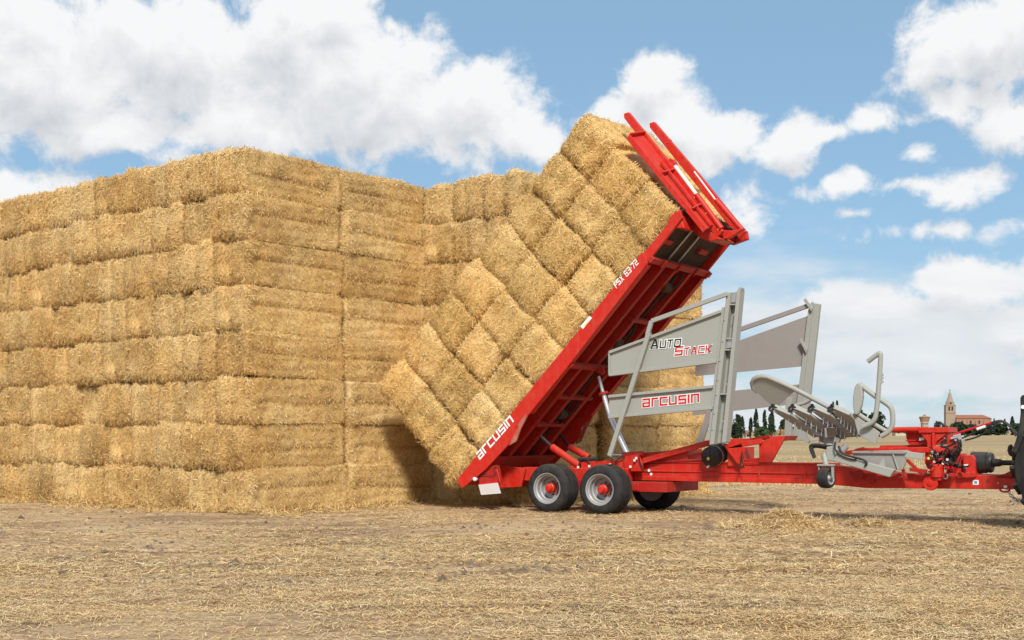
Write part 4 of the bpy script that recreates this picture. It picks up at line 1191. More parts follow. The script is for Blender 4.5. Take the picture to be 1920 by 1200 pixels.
def loader():
    """pickup table folded up beside the drawbar"""
    T = empty_part('loading_table', 'grey pickup table of four chain channels with a leaf shaped guide and bent guard tubes')
    leaf = [(2.752, 0.500, 2.262), (2.767, 0.500, 2.345), (2.816, 0.500, 2.400), (2.895, 0.500, 2.435), (2.982, 0.500, 2.451), (3.079, 0.500, 2.439), (3.291, 0.500, 2.342), (3.482, 0.500, 2.247), (3.511, 0.500, 2.192), (3.330, 0.500, 2.067), (3.147, 0.500, 1.942), (3.060, 0.500, 1.952), (2.963, 0.500, 2.036), (2.875, 0.500, 2.139), (2.787, 0.500, 2.206)]
    leaf = [(u, v - .55 * (w - leaf[9][2]), w) for u, v, w in leaf]
    MB().plate(leaf, .03).build('guide_plate', M['grey'], T, .006)
    MB().tube([Vector((p[0], p[1] - .55 * (max(p[2], leaf[9][2]) - leaf[9][2]) + (.0 if p[0] < leaf[8][0] else 0), p[2])) for p in [(2.806, 0.500, 2.168), (2.762, 0.500, 2.253), (2.767, 0.500, 2.336), (2.816, 0.500, 2.400), (2.895, 0.500, 2.435), (2.982, 0.500, 2.446), (3.079, 0.500, 2.430), (3.291, 0.500, 2.333), (3.482, 0.500, 2.238), (3.765, 0.500, 2.078), (4.136, 0.500, 1.875), (4.473, 0.500, 1.675)]], [.012, .03, .04] + [.042] * 9, 10).build('guide_tube', M['grey'], T)
    MB().tube([(3.417, 0.750, 1.952), (3.580, 0.750, 1.996), (3.694, 0.750, 2.058)], .035, 10).build('stay_tube', M['grey'], T)
    for k in range(4):
        d = 37.0 * k
        a0, a1 = uwv(1447 + d, 768, -.05), uwv(1483 + d, 776, -.05)
        b0, b1 = uwv(1543 + 22 * k, 829 - 5 * k, .42), uwv(1566 + 22 * k, 825 - 4 * k, .42)
        MB().plate([a0, a1, b1, b0], .05).build('channel', M['grey_back'], T, .012)
        # raised flange, top cap and chain of each channel
        up = Vector((.02, -.05, .06))
        MB().bar(Vector(a0) + up * .6, Vector(b0) + up * .6, .035, .09).build('channel_flange', M['grey'], T, .006)
        MB().plate([uwv(1448 + d, 765, -.08), uwv(1455 + d, 759, -.02), uwv(1486 + d, 774, -.02), uwv(1481 + d, 779, -.10)], .03).build('channel_top', M['grey'], T, .006)
        MB().bar(Vector(a0) + up * 1.3, Vector(b0).lerp(Vector(a0), .2) + up * 1.3, .03, .02).build('chain', M['black'], T)
        A, B = Vector(a0), Vector(b0)
        for j in range(6):
            q = A.lerp(B, .30 + .12 * j) + Vector((.06, -.06, .02))
            t = MB(); t.bar(q, q + Vector((-.01, -.01, -.13)), .014, .014); t.build('chain_tooth', M['steel'], T)
        for q, r_ in ((A + Vector((0, -.04, .01)), .05), (A + Vector((.03, -.05, .07)), .028)):
            MB().lathe([(0, r_), (.03, r_)], q, (0, 1, 0), 12).build('sprocket', M['black'], T)
        MB().plate([Vector(a0).lerp(Vector(b0), .48) + Vector((.05, -.05, .06)), Vector(a0).lerp(Vector(b0), .60) + Vector((.05, -.05, .06)), Vector(a0).lerp(Vector(b0), .60) + Vector((.20, -.05, .10)), Vector(a0).lerp(Vector(b0), .50) + Vector((.10, -.05, .10))], .012).build('scraper_plate', M['white'], T)
    MB().side([(4.635, 0.060, 1.791), (5.080, 0.060, 1.477), (5.002, 0.060, 1.288), (4.723, 0.060, 1.443), (4.679, 0.060, 1.600)], .03).build('end_plate', M['grey'], T, .008)
    cb = MB(); q0, q1 = (3.633, 0.350, 1.616), (4.904, 0.350, 1.383)
    cb.bar((4.265, 0.020, 1.470), (4.013, 0.750, 1.581), .17, .15, (1, 0, 0)); cb.build('cross_tube', M['grey_back'], T, .012)
    MB().side([(4.213, -0.010, 1.558), (4.365, -0.010, 1.557), (4.401, -0.010, 1.435), (4.240, -0.010, 1.426)], .01).build('tube_mouth', M['opening'] if 'opening' in M else M['dark'], T)
    MB().bar((3.623, 0.300, 1.580), (4.341, 0.300, 1.347), .1, .07).build('under_rail', M['grey_back'], T, .01)
    # guard tubes
    MB().side([(4.679, -0.020, 1.763), (4.657, -0.020, 1.919), (4.661, -0.020, 2.075), (4.687, -0.020, 2.222), (4.731, -0.020, 2.281), (4.775, -0.020, 2.289), (4.810, -0.020, 2.219), (4.823, -0.020, 2.072), (4.801, -0.020, 1.917), (4.749, -0.020, 1.771)], .10).build('guard_bow', M['grey'], T, .04)
    MB().tube(smooth_path([(4.750, 0.030, 2.265), (5.003, 0.030, 2.070), (5.210, 0.030, 1.930), (5.278, 0.030, 1.844), (5.295, 0.030, 1.699), (5.278, 0.030, 1.571), (5.210, 0.030, 1.477), (5.107, 0.030, 1.417)]), .042, 12).build('guard_tube', M['grey'], T)
    MB().tube(smooth_path([(4.690, 0.080, 1.799), (4.918, 0.080, 1.650), (5.195, 0.080, 1.486)], 3), .036, 10).build('guard_tube', M['grey'], T)
    MB().tube(smooth_path([(4.828, -0.020, 1.572), (4.949, -0.020, 1.623), (5.019, -0.020, 1.700), (5.044, -0.020, 1.811), (5.070, -0.020, 2.042), (5.105, -0.020, 2.512), (5.113, -0.020, 2.700), (5.105, -0.020, 2.743), (5.070, -0.020, 2.736), (4.906, -0.020, 2.621)]), .040, 12).build('feeler_bar', M['grey'], T)
    for y in (703, 709, 716):
        c = Vector(uwv(1652.5, y, -.02)); MB().box(c - Vector((.03, .02, .02)), c + Vector((.03, .02, .02))).build('clip', M['steel'], T)
    # turning head, arm and caster
    A = empty_part('pickup_arm', 'grey pickup arm with turning head')
    MB().tube([(4.195, 0.250, 1.400), (4.212, 0.200, 1.241)], [.10, .11], 14).build('column', M['grey_back'], A)
    MB().side([(4.195, 0.040, 1.242), (4.348, 0.040, 1.269), (4.384, 0.040, 1.173), (4.312, 0.040, 0.997), (4.177, 0.040, 1.031)], .25).build('head', M['grey'], A, .02)
    MB().tube([(4.431, 0.300, 1.241), (4.399, 0.100, 1.137)], .06, 12).build('motor', M['steel'], A)
    MB().extrude([(4.317, 0.000, 1.015), (4.380, 0.000, 1.112), (4.575, 0.000, 1.061), (4.986, 0.000, 0.971), (5.329, 0.000, 0.881), (5.253, 0.000, 0.760), (5.012, 0.000, 0.825)], (0, .14, 0)).build('arm_beam', M['grey'], A, .012)
    m = MB(); m.side([(4.574, 0.220, 1.155), (5.376, 0.220, 1.177), (5.444, 0.220, 1.152), (5.444, 0.220, 0.989), (5.393, 0.220, 0.877), (5.110, 0.220, 0.882), (4.988, 0.220, 0.897), (4.769, 0.220, 0.982), (4.592, 0.220, 1.085)], .05); m.side([(4.578, 0.180, 1.173), (5.405, 0.180, 1.195), (5.473, 0.180, 1.161), (5.439, 0.180, 1.135), (4.587, 0.180, 1.138)], .30); m.build('arm_box', M['grey_back'], A, .008)
    MB().side([(5.016, 0.100, 0.917), (5.129, 0.100, 1.074), (5.154, 0.100, 0.902)], .02).build('gusset', M['grey'], A)
    MB().side([(5.248, 0.190, 1.168), (5.351, 0.190, 0.886), (5.325, 0.190, 0.877), (5.231, 0.190, 1.159)], .02).build('seam', M['grey'], A)
    m = MB(); m.bar((5.427, 0.250, 1.126), (5.701, 0.300, 1.093), .08, .10); m.build('arm_link', M['grey'], A, .008)
    p = smooth_path([(4.192, 0.050, 1.259), (4.019, 0.050, 1.276), (3.928, 0.050, 1.258), (3.937, 0.050, 1.179), (3.992, 0.050, 1.056)]); MB().tube(p, .026, 8).build('hose_loop', M['hose'], A)
    MB().tube(smooth_path([(4.185, 0.070, 1.215), (4.030, 0.070, 1.241), (3.957, 0.070, 1.223), (3.975, 0.070, 1.135), (4.003, 0.070, 1.064)]), .018, 8).build('hose_loop', M['hose'], A)
    MB().tube(smooth_path([(4.422, -0.020, 1.261), (4.493, -0.020, 1.139), (4.670, -0.020, 1.080), (4.828, -0.020, 1.038), (4.889, -0.020, 0.987), (4.862, -0.020, 0.935)]), .018, 8).build('hydraulic_hose', M['hose'], A)
    MB().tube(smooth_path([(4.368, -0.020, 1.330), (4.368, -0.020, 1.208), (4.440, -0.020, 1.121), (4.599, -0.020, 1.053), (4.723, -0.020, 1.037)]), .014, 8).build('hydraulic_hose', M['hose'], A)
    m = MB(); m.lathe([(0, .05), (.06, .05)], (3.845, 0.100, 1.356), (0, 1, 0), 14); m.bar((3.838, 0.120, 1.347), (4.011, 0.200, 1.382), .05, .05); m.build('sensor_arm', M['grey_back'], A)
    C = empty_part('caster_wheel', 'small black caster wheel under the pickup arm')
    ctr = Vector((4.202, 0.020, 0.733)); ax = Vector((.985, -.17, 0)); sd_ = Vector((.17, .985, 0))
    r = .175
    MB().lathe([(-.08, .105), (-.095, .13), (-.09, .155), (-.06, r - .006), (0, r), (.06, r - .006), (.09, .155), (.095, .13), (.08, .105)], ctr, ax, 32, cap=False).build('tyre', M['rubber'], C)
    MB().lathe([(-.08, .106), (.08, .106), (.09, .112), (.07, .09), (.05, .05), (.08, .03), (.09, .015)], ctr, ax, 24).build('rim', M['rim'], C)
    f = MB()
    for s in (-1, 1):
        f.bar(ctr + ax * (.125 * s), ctr + ax * (.115 * s) + Vector((0, 0, .20)), .07, .02, sd_)
    f.bar(ctr - ax * .14 + Vector((0, 0, .21)), ctr + ax * .14 + Vector((0, 0, .21)), .11, .03, sd_)
    f.build('fork', M['grey'], C, .006)
    MB().tube([ctr + Vector((0, 0, .2)), (4.145, 0.080, 1.118)], .045, 12).build('stem', M['grey'], C)


def front():
    # red drum and boxes over the drawbar
    m = MB(); m.side([(5.460, 0.900, 1.567), (5.950, 0.900, 1.565), (5.958, 0.900, 1.478), (5.460, 0.900, 1.470)], .55); m.side([(5.478, 0.930, 1.470), (5.942, 0.930, 1.478), (5.746, 0.930, 1.330), (5.712, 0.930, 1.225), (5.600, 0.930, 1.224), (5.591, 0.930, 1.330)], .05); m.side([(5.682, 0.880, 1.470), (5.725, 0.880, 1.470), (5.725, 0.880, 1.217), (5.682, 0.880, 1.216)], .05)
    m.build('tank_support', M['red'], TR, .01)
    m = MB(); m.side([(5.199, 1.050, 1.507), (5.576, 1.050, 1.506), (5.852, 1.050, 1.470), (5.835, 1.050, 1.330), (5.749, 1.050, 1.277), (5.261, 1.050, 1.275), (5.226, 1.050, 1.364)], .5)
    for y in (810, 815, 820, 825): m.side([uwv(1698, y, 1.03), uwv(1738, y, 1.03), uwv(1738, y + 2.4, 1.03), uwv(1698, y + 2.4, 1.03)], .03)
    m.build('gearbox_drum', M['red'], TR, .01)
    q = Vector((5.776, 0.980, 1.391)); MB().lathe([(0, .11), (.06, .11)], q, (0, 1, 0), 24).build('drum_flange', M['red'], TR, .008)
    bt = MB()
    for k in range(6):
        a = k * math.pi / 3; bt.lathe([(-.012, .012), (.0, .012)], q + Vector((.085 * math.cos(a), 0, .085 * math.sin(a))), (0, 1, 0), 8)
    bt.build('bolt', M['steel'], TR)
    MB().side([(5.442, 1.000, 1.391), (5.520, 1.000, 1.400), (5.529, 1.000, 1.356), (5.450, 1.000, 1.347)], .01).build('sticker', M['white'], TR)
    MB().tube([(4.935, 0.950, 1.525), (5.464, 0.950, 1.532)], .045, 12).build('boom_tube', M['red'], TR)
    for pts in ([(4.107, 0.800, 1.137), (4.585, 0.800, 1.221), (5.660, 0.800, 1.243), (5.660, 0.800, 1.147), (4.107, 0.800, 1.101)], [(4.763, 1.100, 1.265), (5.519, 1.100, 1.276), (5.545, 1.100, 1.223), (4.745, 1.100, 1.210)]):
        MB().side(pts, .12).build('upper_beam', M['red'], TR, .012)
    m = MB(); m.side([(4.372, 0.950, 1.201), (4.519, 0.950, 1.238), (4.664, 0.950, 1.166), (4.664, 0.950, 1.130), (4.372, 0.950, 1.128)], .05); m.build('lug_plate', M['red_dusty_shaded'], TR, .008)
    MB().lathe([(0, .085), (.20, .085)], (5.732, 0.820, 1.182), (1, 0, 0), 20).build('hydraulic_motor', M['red'], TR, .008)
    m = MB(); q = Vector((5.809, 0.720, 0.863)); m.lathe([(-.11, .105), (.08, .115), (.10, .10)], q, (0, 0, 1), 24); m.build('oil_filter', M['red'], TR, .006)
    q = Vector((5.713, 0.700, 0.654)); m = MB(); m.lathe([(-.03, .118), (-.035, .105), (-.02, .10), (-.02, .05), (-.045, .045), (-.05, .015)], q, (0, 1, 0), 28); m.lathe([(-.03, .118), (.05, .118)], q, (0, 1, 0), 28); m.build('winch_disc', M['red'], TR)
    q = Vector((4.528, 0.720, 0.783)); m = MB(); m.lathe([(-.02, .075), (.05, .075)], q, (0, 1, 0), 24); m.build('pulley', M['red_dusty_shaded'], TR, .008)
    m = MB(); m.side([(4.311, 0.800, 0.823), (4.765, 0.800, 0.794), (4.765, 0.800, 0.642), (4.675, 0.800, 0.613), (4.639, 0.800, 0.684), (4.402, 0.800, 0.680)], .3); m.build('pulley_bracket', M['red_dusty_shaded'], TR, .01)
    m = MB(); m.side([(5.895, 0.880, 0.809), (5.946, 0.880, 0.949), (6.098, 0.880, 1.123), (6.157, 0.880, 1.141), (6.174, 0.880, 0.770), (5.929, 0.880, 0.757)], .35); m.build('shaft_guard', M['red'], TR, .012)
    m = MB(); m.side([(6.193, 0.800, 1.108), (6.351, 0.800, 1.118), (6.392, 0.800, 1.058), (6.392, 0.800, 0.810), (6.202, 0.800, 0.773)], .45); m.side([(6.123, 0.780, 0.832), (6.397, 0.780, 0.853), (6.397, 0.780, 0.759), (6.106, 0.780, 0.737)], .5); m.build('gearbox', M['red'], TR, .014)
    MB().side([(6.212, 0.790, 0.962), (6.279, 0.790, 0.971), (6.279, 0.790, 0.937), (6.212, 0.790, 0.928)], .008).build('sticker', M['white'], TR)
    MB().lathe([(0, .02), (.02, .02)], (6.240, 0.780, 0.903), (0, -1, 0), 10).build('oil_plug', M['steel'], TR)
    q0 = Vector((6.283, 1.020, 0.993))
    MB().lathe([(0, .175), (.02, .175), (.24, .172), (.245, .155), (.30, .165), (.33, .15), (.335, .07), (.44, .06), (.46, .05)], q0, (1, 0, .0), 36).build('shaft_cone', M['black'], TR)
    MB().lathe([(0, .042), (.9, .042)], q0 + Vector((.45, 0, 0)), (1, 0, 0), 16).build('drive_shaft', M['hose'], TR)
    # levers, valve bank, oil lines
    m = MB(); m.side([(5.924, 0.900, 1.435), (6.060, 0.900, 1.469), (6.068, 0.900, 1.210), (6.026, 0.900, 1.140), (5.924, 0.900, 1.174)], .25); m.build('valve_bank', M['red'], TR, .01)
    for (x, y) in ((1783, 822), (1788, 818), (1790, 826), (1794, 821), (1796, 829)):
        q = Vector(uwv(x, y, .86)); MB().bar(q, q + Vector((.11, 0, .03)), .03, .03).build('lever', M['chrome'], TR)
    m = MB(); m.side([(5.659, 1.000, 1.136), (5.933, 1.000, 1.173), (6.052, 1.000, 1.122), (5.848, 1.000, 0.945), (5.676, 1.000, 0.978)], .25); m.build('pump_block', M['dark'], TR, .015)
    m = MB(); m.side([(5.584, 0.860, 1.207), (5.730, 0.860, 1.208), (5.730, 0.860, 0.929), (5.627, 0.860, 0.875), (5.567, 0.860, 0.980)], .2); m.build('mount_plate', M['red'], TR, .01)
    for r_, pts in ((.018, [(6.080, 0.750, 1.348), (6.030, 0.750, 1.279), (5.912, 0.750, 1.244), (5.869, 0.750, 1.313), (5.954, 0.750, 1.365)]), (.018, [(6.159, 0.700, 1.331), (6.151, 0.700, 1.211), (6.059, 0.700, 1.091), (5.992, 0.700, 0.987), (5.908, 0.700, 0.952)]), (.016, [(6.134, 0.700, 1.383), (6.159, 0.700, 1.229), (6.092, 0.700, 1.074), (5.975, 0.700, 0.970)]),
                   (.016, [(5.800, 0.660, 1.037), (5.901, 0.660, 1.004), (6.002, 0.660, 0.953), (5.952, 0.660, 0.884)]), (.02, [(5.693, 1.000, 1.576), (5.762, 1.000, 1.645), (5.831, 1.000, 1.610), (5.890, 1.000, 1.566)]), (.016, [(6.171, 0.720, 1.366), (6.188, 0.720, 1.263), (6.154, 0.720, 1.126), (6.037, 0.720, 0.987), (5.936, 0.720, 0.934)]), (.015, [(5.845, 0.680, 1.072), (5.946, 0.680, 1.125), (6.047, 0.680, 1.177), (6.122, 0.680, 1.263)])):
        MB().tube(smooth_path(pts), r_, 8).build('hydraulic_hose', M['hose'], TR)
    for (x, y, c) in ((1746, 855, 'yellow'), (1752, 866, 'steel'), (1762, 861, 'steel'), (1768, 869, 'white'), (1748, 848, 'steel'), (1757, 852, 'steel'), (1741, 860, 'yellow'), (1776, 862, 'steel')):
        q = Vector(uwv(x, y, .7)); MB().lathe([(0, .022), (.05, .022)], q, (.3, -1, .1), 8).build('fitting', M[c], TR)
    MB().lathe([(-.01, .05), (.02, .05), (.02, .036), (-.01, .036), (-.01, .05)], (5.950, 0.700, 0.771), (.5, 1, 0), 20, cap=False).build('ring', M['steel'], TR)
    rr = random.Random(17)
    for k in range(16):
        x0, y0 = rr.uniform(1738, 1800), rr.uniform(842, 884)
        pts = [uwv(x0 + t * rr.uniform(4, 9), y0 + rr.uniform(-9, 9), .62 + rr.uniform(-.05, .12)) for t in range(4)]
        MB().tube(smooth_path(pts), rr.choice((.010, .013, .016)), 7).build('hydraulic_hose', M[rr.choice(('hose', 'hose', 'hose', 'print_red'))], TR)
    for k in range(14):
        q = Vector(uwv(rr.uniform(1732, 1802), rr.uniform(838, 900), .66 + rr.uniform(0, .1))); s_ = rr.uniform(.02, .055)
        MB().box(q - Vector((s_, .03, s_ * .7)), q + Vector((s_, .03, s_ * .7))).build('bracket', M[rr.choice(('red', 'red', 'red_dusty_shaded', 'dark', 'steel'))], TR, .006)
    for (x0, y0, x1, y1, w) in ((1700, 862, 1728, 888, .05), (1706, 880, 1738, 884, .06), (1690, 872, 1700, 900, .05), (1640, 896, 1700, 894, .04)):
        MB().bar(uwv(x0, y0, .74), uwv(x1, y1, .74), w, w).build('tie_bar', M['red_dusty_shaded'], TR, .006)
    # oil lines up to the tractor
    E0 = 7.9
    for r_, pts, mat in ((.020, [(5.981, 1.150, 1.444), (6.168, 1.150, 1.513), (6.370, 1.150, 1.574), (6.553, 1.150, 1.633)], 'print_red'), (.016, [(6.044, 1.100, 1.365), (6.297, 1.100, 1.469), (6.497, 1.100, 1.564), (6.613, 1.100, 1.624)], 'hose'), (.018, [(6.542, 1.200, 1.634), (6.682, 1.200, 1.667), (6.789, 1.200, 1.624), (6.887, 1.200, 1.520), (6.952, 1.200, 1.443)], 'hose'), (.016, [(6.613, 1.100, 1.632), (6.745, 1.100, 1.649), (6.851, 1.100, 1.571), (6.948, 1.100, 1.417)], 'hose'),
                        (.014, [(6.061, 1.100, 1.330), (6.331, 1.100, 1.400), (6.547, 1.100, 1.521), (6.679, 1.100, 1.615)], 'hose')):
        MB().tube(smooth_path(pts), r_, 8).build('oil_line', M[mat], TR)
    MB().lathe([(0, .026), (.14, .026)], (6.352, 1.080, 1.530), (.93, 0, .32), 10).build('coupling', M['white'], TR)
    # drawbar bits
    MB().side([(6.339, 0.850, 0.714), (6.430, 0.850, 0.715), (6.430, 0.850, 0.638), (6.339, 0.850, 0.636)], .006).build('sticker', M['white'], TR)
    MB().side([(6.365, 0.845, 0.697), (6.407, 0.845, 0.698), (6.407, 0.845, 0.659), (6.365, 0.845, 0.659)], .004).build('sticker_print', M['blue'], TR)
    MB().side([(6.709, 0.850, 0.661), (6.741, 0.850, 0.662), (6.725, 0.850, 0.695)], .006).build('warning_triangle', M['yellow'], TR)
    MB().lathe([(-.005, .03), (.01, .03)], (6.576, 0.860, 0.701), (0, 1, 0), 14).build('hole_ring', M['red_dusty_shaded'], TR)
    m = MB(); q = Vector((6.828, 0.860, 0.578))
    m.tube([q + Vector((.075 * math.cos(a), 0, .045 * math.sin(a))) for a in np.linspace(0, 2 * math.pi, 17)[:-1]], .016, 8, closed=True); m.build('shackle', M['red'], TR)
    MB().side([(6.818, 0.830, 0.638), (6.867, 0.830, 0.639), (6.867, 0.830, 0.597), (6.818, 0.830, 0.596)], .02).build('shackle_tag', M['white'], TR)
    ch0, ch1 = Vector((6.877, 0.860, 0.545)), Vector((7.077, 0.860, 0.407))
    for k in range(9):
        q = ch0.lerp(ch1, k / 8) + Vector((0, 0, -.05 * math.sin(math.pi * k / 8))); d = (ch1 - ch0).normalized()
        s = Vector((0, 1, 0)) if k % 2 else d.cross(Vector((0, 1, 0)))
        MB().tube([q + d * (.04 * math.cos(a)) + s * (.022 * math.sin(a)) for a in np.linspace(0, 2 * math.pi, 11)[:-1]], .007, 6, closed=True).build('chain_link', M['steel'], TR)


trailer_chassis()
for u_ in (-1.08, .044):
    wheel(u_ - .075, .215, -1)
    wheel(u_ - .02, 2.16, 1)
trailer_bed()
clamp()
rams()
wings()
deck()
loader()
front()

# ------------------------------------------------------------------ tractor that tows the trailer, mostly out of the picture


def tractor():
    T = empty('tractor', 'black rear wheel and mudguard of the tractor hitched to the trailer drawbar', 'tractor', TO, R(TA))
    u0 = (7.105, 0.100, 1.058)[0]
    r = .95; uc = u0 + r

    def big_wheel(u, v, r, w, n):
        m = MB(); c = Vector((u, v, r))
        h = w / 2
        m.lathe([(-h + .04, r * .58), (-h, r * .66), (-h, r * .80), (-h + .06, r * .93), (0, r * .955), (h - .06, r * .93), (h, r * .80), (h, r * .66), (h - .04, r * .58)], c, (0, 1, 0), 48, cap=False)
        for k in range(n):
            a = 2 * math.pi * k / n
            for s in (-1, 1):
                aa = a + (math.pi / n if s > 0 else 0)
                p = c + Vector((math.cos(aa) * r * .965, s * (h - .02), math.sin(aa) * r * .965))
                q = c + Vector((math.cos(aa + .16) * r * .972, s * .02, math.sin(aa + .16) * r * .972))
                nn = Vector((math.cos(aa + .08), 0, math.sin(aa + .08)))
                m.bar(p, q, .05, .07, nn.cross(Vector((0, 1, 0))))
        t = m.build('wheel', M['rubber'], T)
        MB().lathe([(-h + .05, r * .58), (-h + .12, r * .52), (-h + .2, r * .30), (-h + .16, .12), (-h + .16, .03)], c, (0, 1, 0), 32).build('rim', M['grey'], t)
    big_wheel(uc, .10, r, .50, 22); big_wheel(uc, 2.0, r, .50, 22)
    big_wheel(uc + 2.5, .25, .62, .40, 18); big_wheel(uc + 2.5, 1.85, .62, .40, 18)
    m = MB(); m.box((uc - .35, .7, .62), (uc + 1.2, 1.4, 1.15)); m.box((uc + 1.0, .78, .75), (uc + 3.2, 1.32, 1.05)); m.build('transmission', M['black'], T, .03)
    m = MB(); m.extrude([(uc + .95, .68, 1.05), (uc + 3.3, .68, 1.0), (uc + 3.35, .68, 1.45), (uc + 2.9, .68, 1.62), (uc + .95, .68, 1.75)], (0, .74, 0)); m.build('hood', M['red'], T, .05)
    m = MB()
    fr = [(7.155, -0.140, 1.239), (7.193, -0.140, 1.352), (7.239, -0.140, 1.545), (7.262, -0.140, 1.761), (7.258, -0.140, 2.002), (7.284, -0.140, 2.033), (7.353, -0.140, 2.048), (7.503, -0.140, 2.022), (7.503, -0.140, 1.878), (7.353, -0.140, 1.760), (7.330, -0.140, 1.560), (7.277, -0.140, 1.320), (7.208, -0.140, 1.159), (7.162, -0.140, 1.159)]
    m.extrude(fr, (0, .5, 0)); m.build('mudguard', M['black'], T, .02)
    MB().lathe([(0, .03), (.012, .03)], (7.304, -0.160, 1.856), (0, -1, 0), 12).build('reflector', M['white'], T)
    m = MB()
    for (a, b) in (((uc - .45, .45, 1.15), (uc - .35, .5, 2.7)), ((uc - .45, 1.65, 1.15), (uc - .35, 1.6, 2.7)), ((uc + .95, .45, 1.15), (uc + .75, .5, 2.7)), ((uc + .95, 1.65, 1.15), (uc + .75, 1.6, 2.7))):
        m.bar(a, b, .08, .08)
    m.build('cab_post', M['black'], T)
    m = MB(); m.box((uc - .5, .42, 2.7), (uc + .9, 1.68, 2.86)); m.build('cab_roof', M['white'], T, .05)
    m = MB(); m.box((uc - .05, .8, 1.15), (uc + .45, 1.3, 1.3)); m.box((uc - .15, .8, 1.3), (uc - .02, 1.3, 1.85)); m.build('seat', M['black'], T, .04)
    MB().tube(smooth_path([(7.004, 0.750, 1.165), (6.956, 0.750, 1.131), (6.928, 0.750, 1.181), (6.932, 0.750, 1.240), (6.964, 0.750, 1.266)]), .035, 10).build('lift_hook', M['dark'], T)
    m = MB(); m.bar((u0 + .02, .98, .66), (uc, .98, .70), .16, .10); m.build('hitch_bar', M['black'], T, .01)


tractor()


def heap(name, label, cx, cy, rx, ry, h, n, seed):
    g = np.random.default_rng(seed)
    rad, ang = 22, 40
    rr = np.linspace(0, 1, rad + 1); aa = np.linspace(0, 2 * np.pi, ang, endpoint=False)
    Rr, A = np.meshgrid(rr, aa, indexing='ij')
    wob = 1 + .16 * np.sin(3 * A + seed) + .10 * np.sin(5 * A + 2)
    X = np.cos(A) * Rr * rx * wob; Y = np.sin(A) * Rr * ry * wob
    f = lambda x, y: h * np.clip(1 - (x / rx) ** 2 - (y / ry) ** 2, 0, 1) ** 1.3 * (1 + .35 * vnoise(np.stack([x.ravel() * 4, y.ravel() * 4, 0 * x.ravel()], 1), seed).reshape(x.shape))
    Z = f(X, Y) - .012 * (Rr > .98)
    idx = np.arange(X.size).reshape(X.shape)
    nxt = np.roll(idx, -1, axis=1)
    F = np.stack([idx[:-1], idx[1:], nxt[1:], nxt[:-1]], -1).reshape(-1, 4)
    S = np.stack([X, Y, Z], -1).reshape(-1, 3)
    r = np.sqrt(g.uniform(0, 1.25, n)); a = g.uniform(0, 6.283, n)
    px_, py_ = r * np.cos(a) * rx, r * np.sin(a) * ry
    pz = f(px_, py_)
    d = g.normal(size=(n, 3)); d[:, 2] = np.abs(d[:, 2]) * .32 - .05; D = unit(d)
    ln = g.uniform(.08, .26, n)
    P = np.stack([px_, py_, pz + .01], 1) - D * (ln * .4)[:, None]
    P[:, 2] = np.maximum(P[:, 2], .002)
    V, Fb = blades(P, D, unit(np.cross(D, np.array([[0, 0, 1.]]) + g.normal(size=(n, 3)) * .5)), ln, g.uniform(.004, .010, n), g.normal(size=(n, 3)) * .015)
    tone = np.concatenate([np.full(len(S), .42), np.repeat(np.clip(.58 + .18 * g.normal(size=n), .05, 1.1), 6)])
    me = mesh_from_np(name, np.concatenate([S, V]), np.concatenate([F, Fb + len(S)]), None, tone, M['straw_loose'])
    o = bpy.data.objects.new(name, me); COL.objects.link(o); o.location = (cx, cy, gz(cx, cy))
    return tag(o, label, 'straw heap', 'loose straw heaps')


heap('straw_heap', 'wide low heap of loose straw on the ground in front of the drawbar', 4.12, 19.75, .82, .62, .27, 6500, 3)
heap('straw_heap', 'small tuft of loose straw on bare soil right of the larger heap', 5.62, 20.15, .32, .22, .10, 900, 8)
# ------------------------------------------------------------------ far background


def at(x, Y):
    """bearing given as an image pixel column x at 2400 px focal length, Y metres off"""
    return (x - 960) / 2400 * Y


def leaf_mat(name, dark, light):
    m, N, L, bs = new_mat(name)
    a = N.new('ShaderNodeAttribute'); a.attribute_name = 'tone'
    r = ramp(N, [(0, dark), (1, light)]); L.new(a.outputs['Fac'], r.inputs[0]); L.new(r.outputs[0], bs.inputs['Base Color'])
    bs.inputs['Roughness'].default_value = .7; bs.inputs['Specular IOR Level'].default_value = .15
    return m


M['leaf'] = leaf_mat('dark_leaves', (.016, .028, .014), (.050, .075, .034))
M['leaf_bush'] = leaf_mat('bush_leaves', (.030, .052, .016), (.075, .115, .040))
M['leaf_far'] = leaf_mat('far_leaves', (.022, .034, .024), (.055, .072, .046))
M['bark'] = paint('bark', (.10, .075, .05), .9, .4, bump=0)


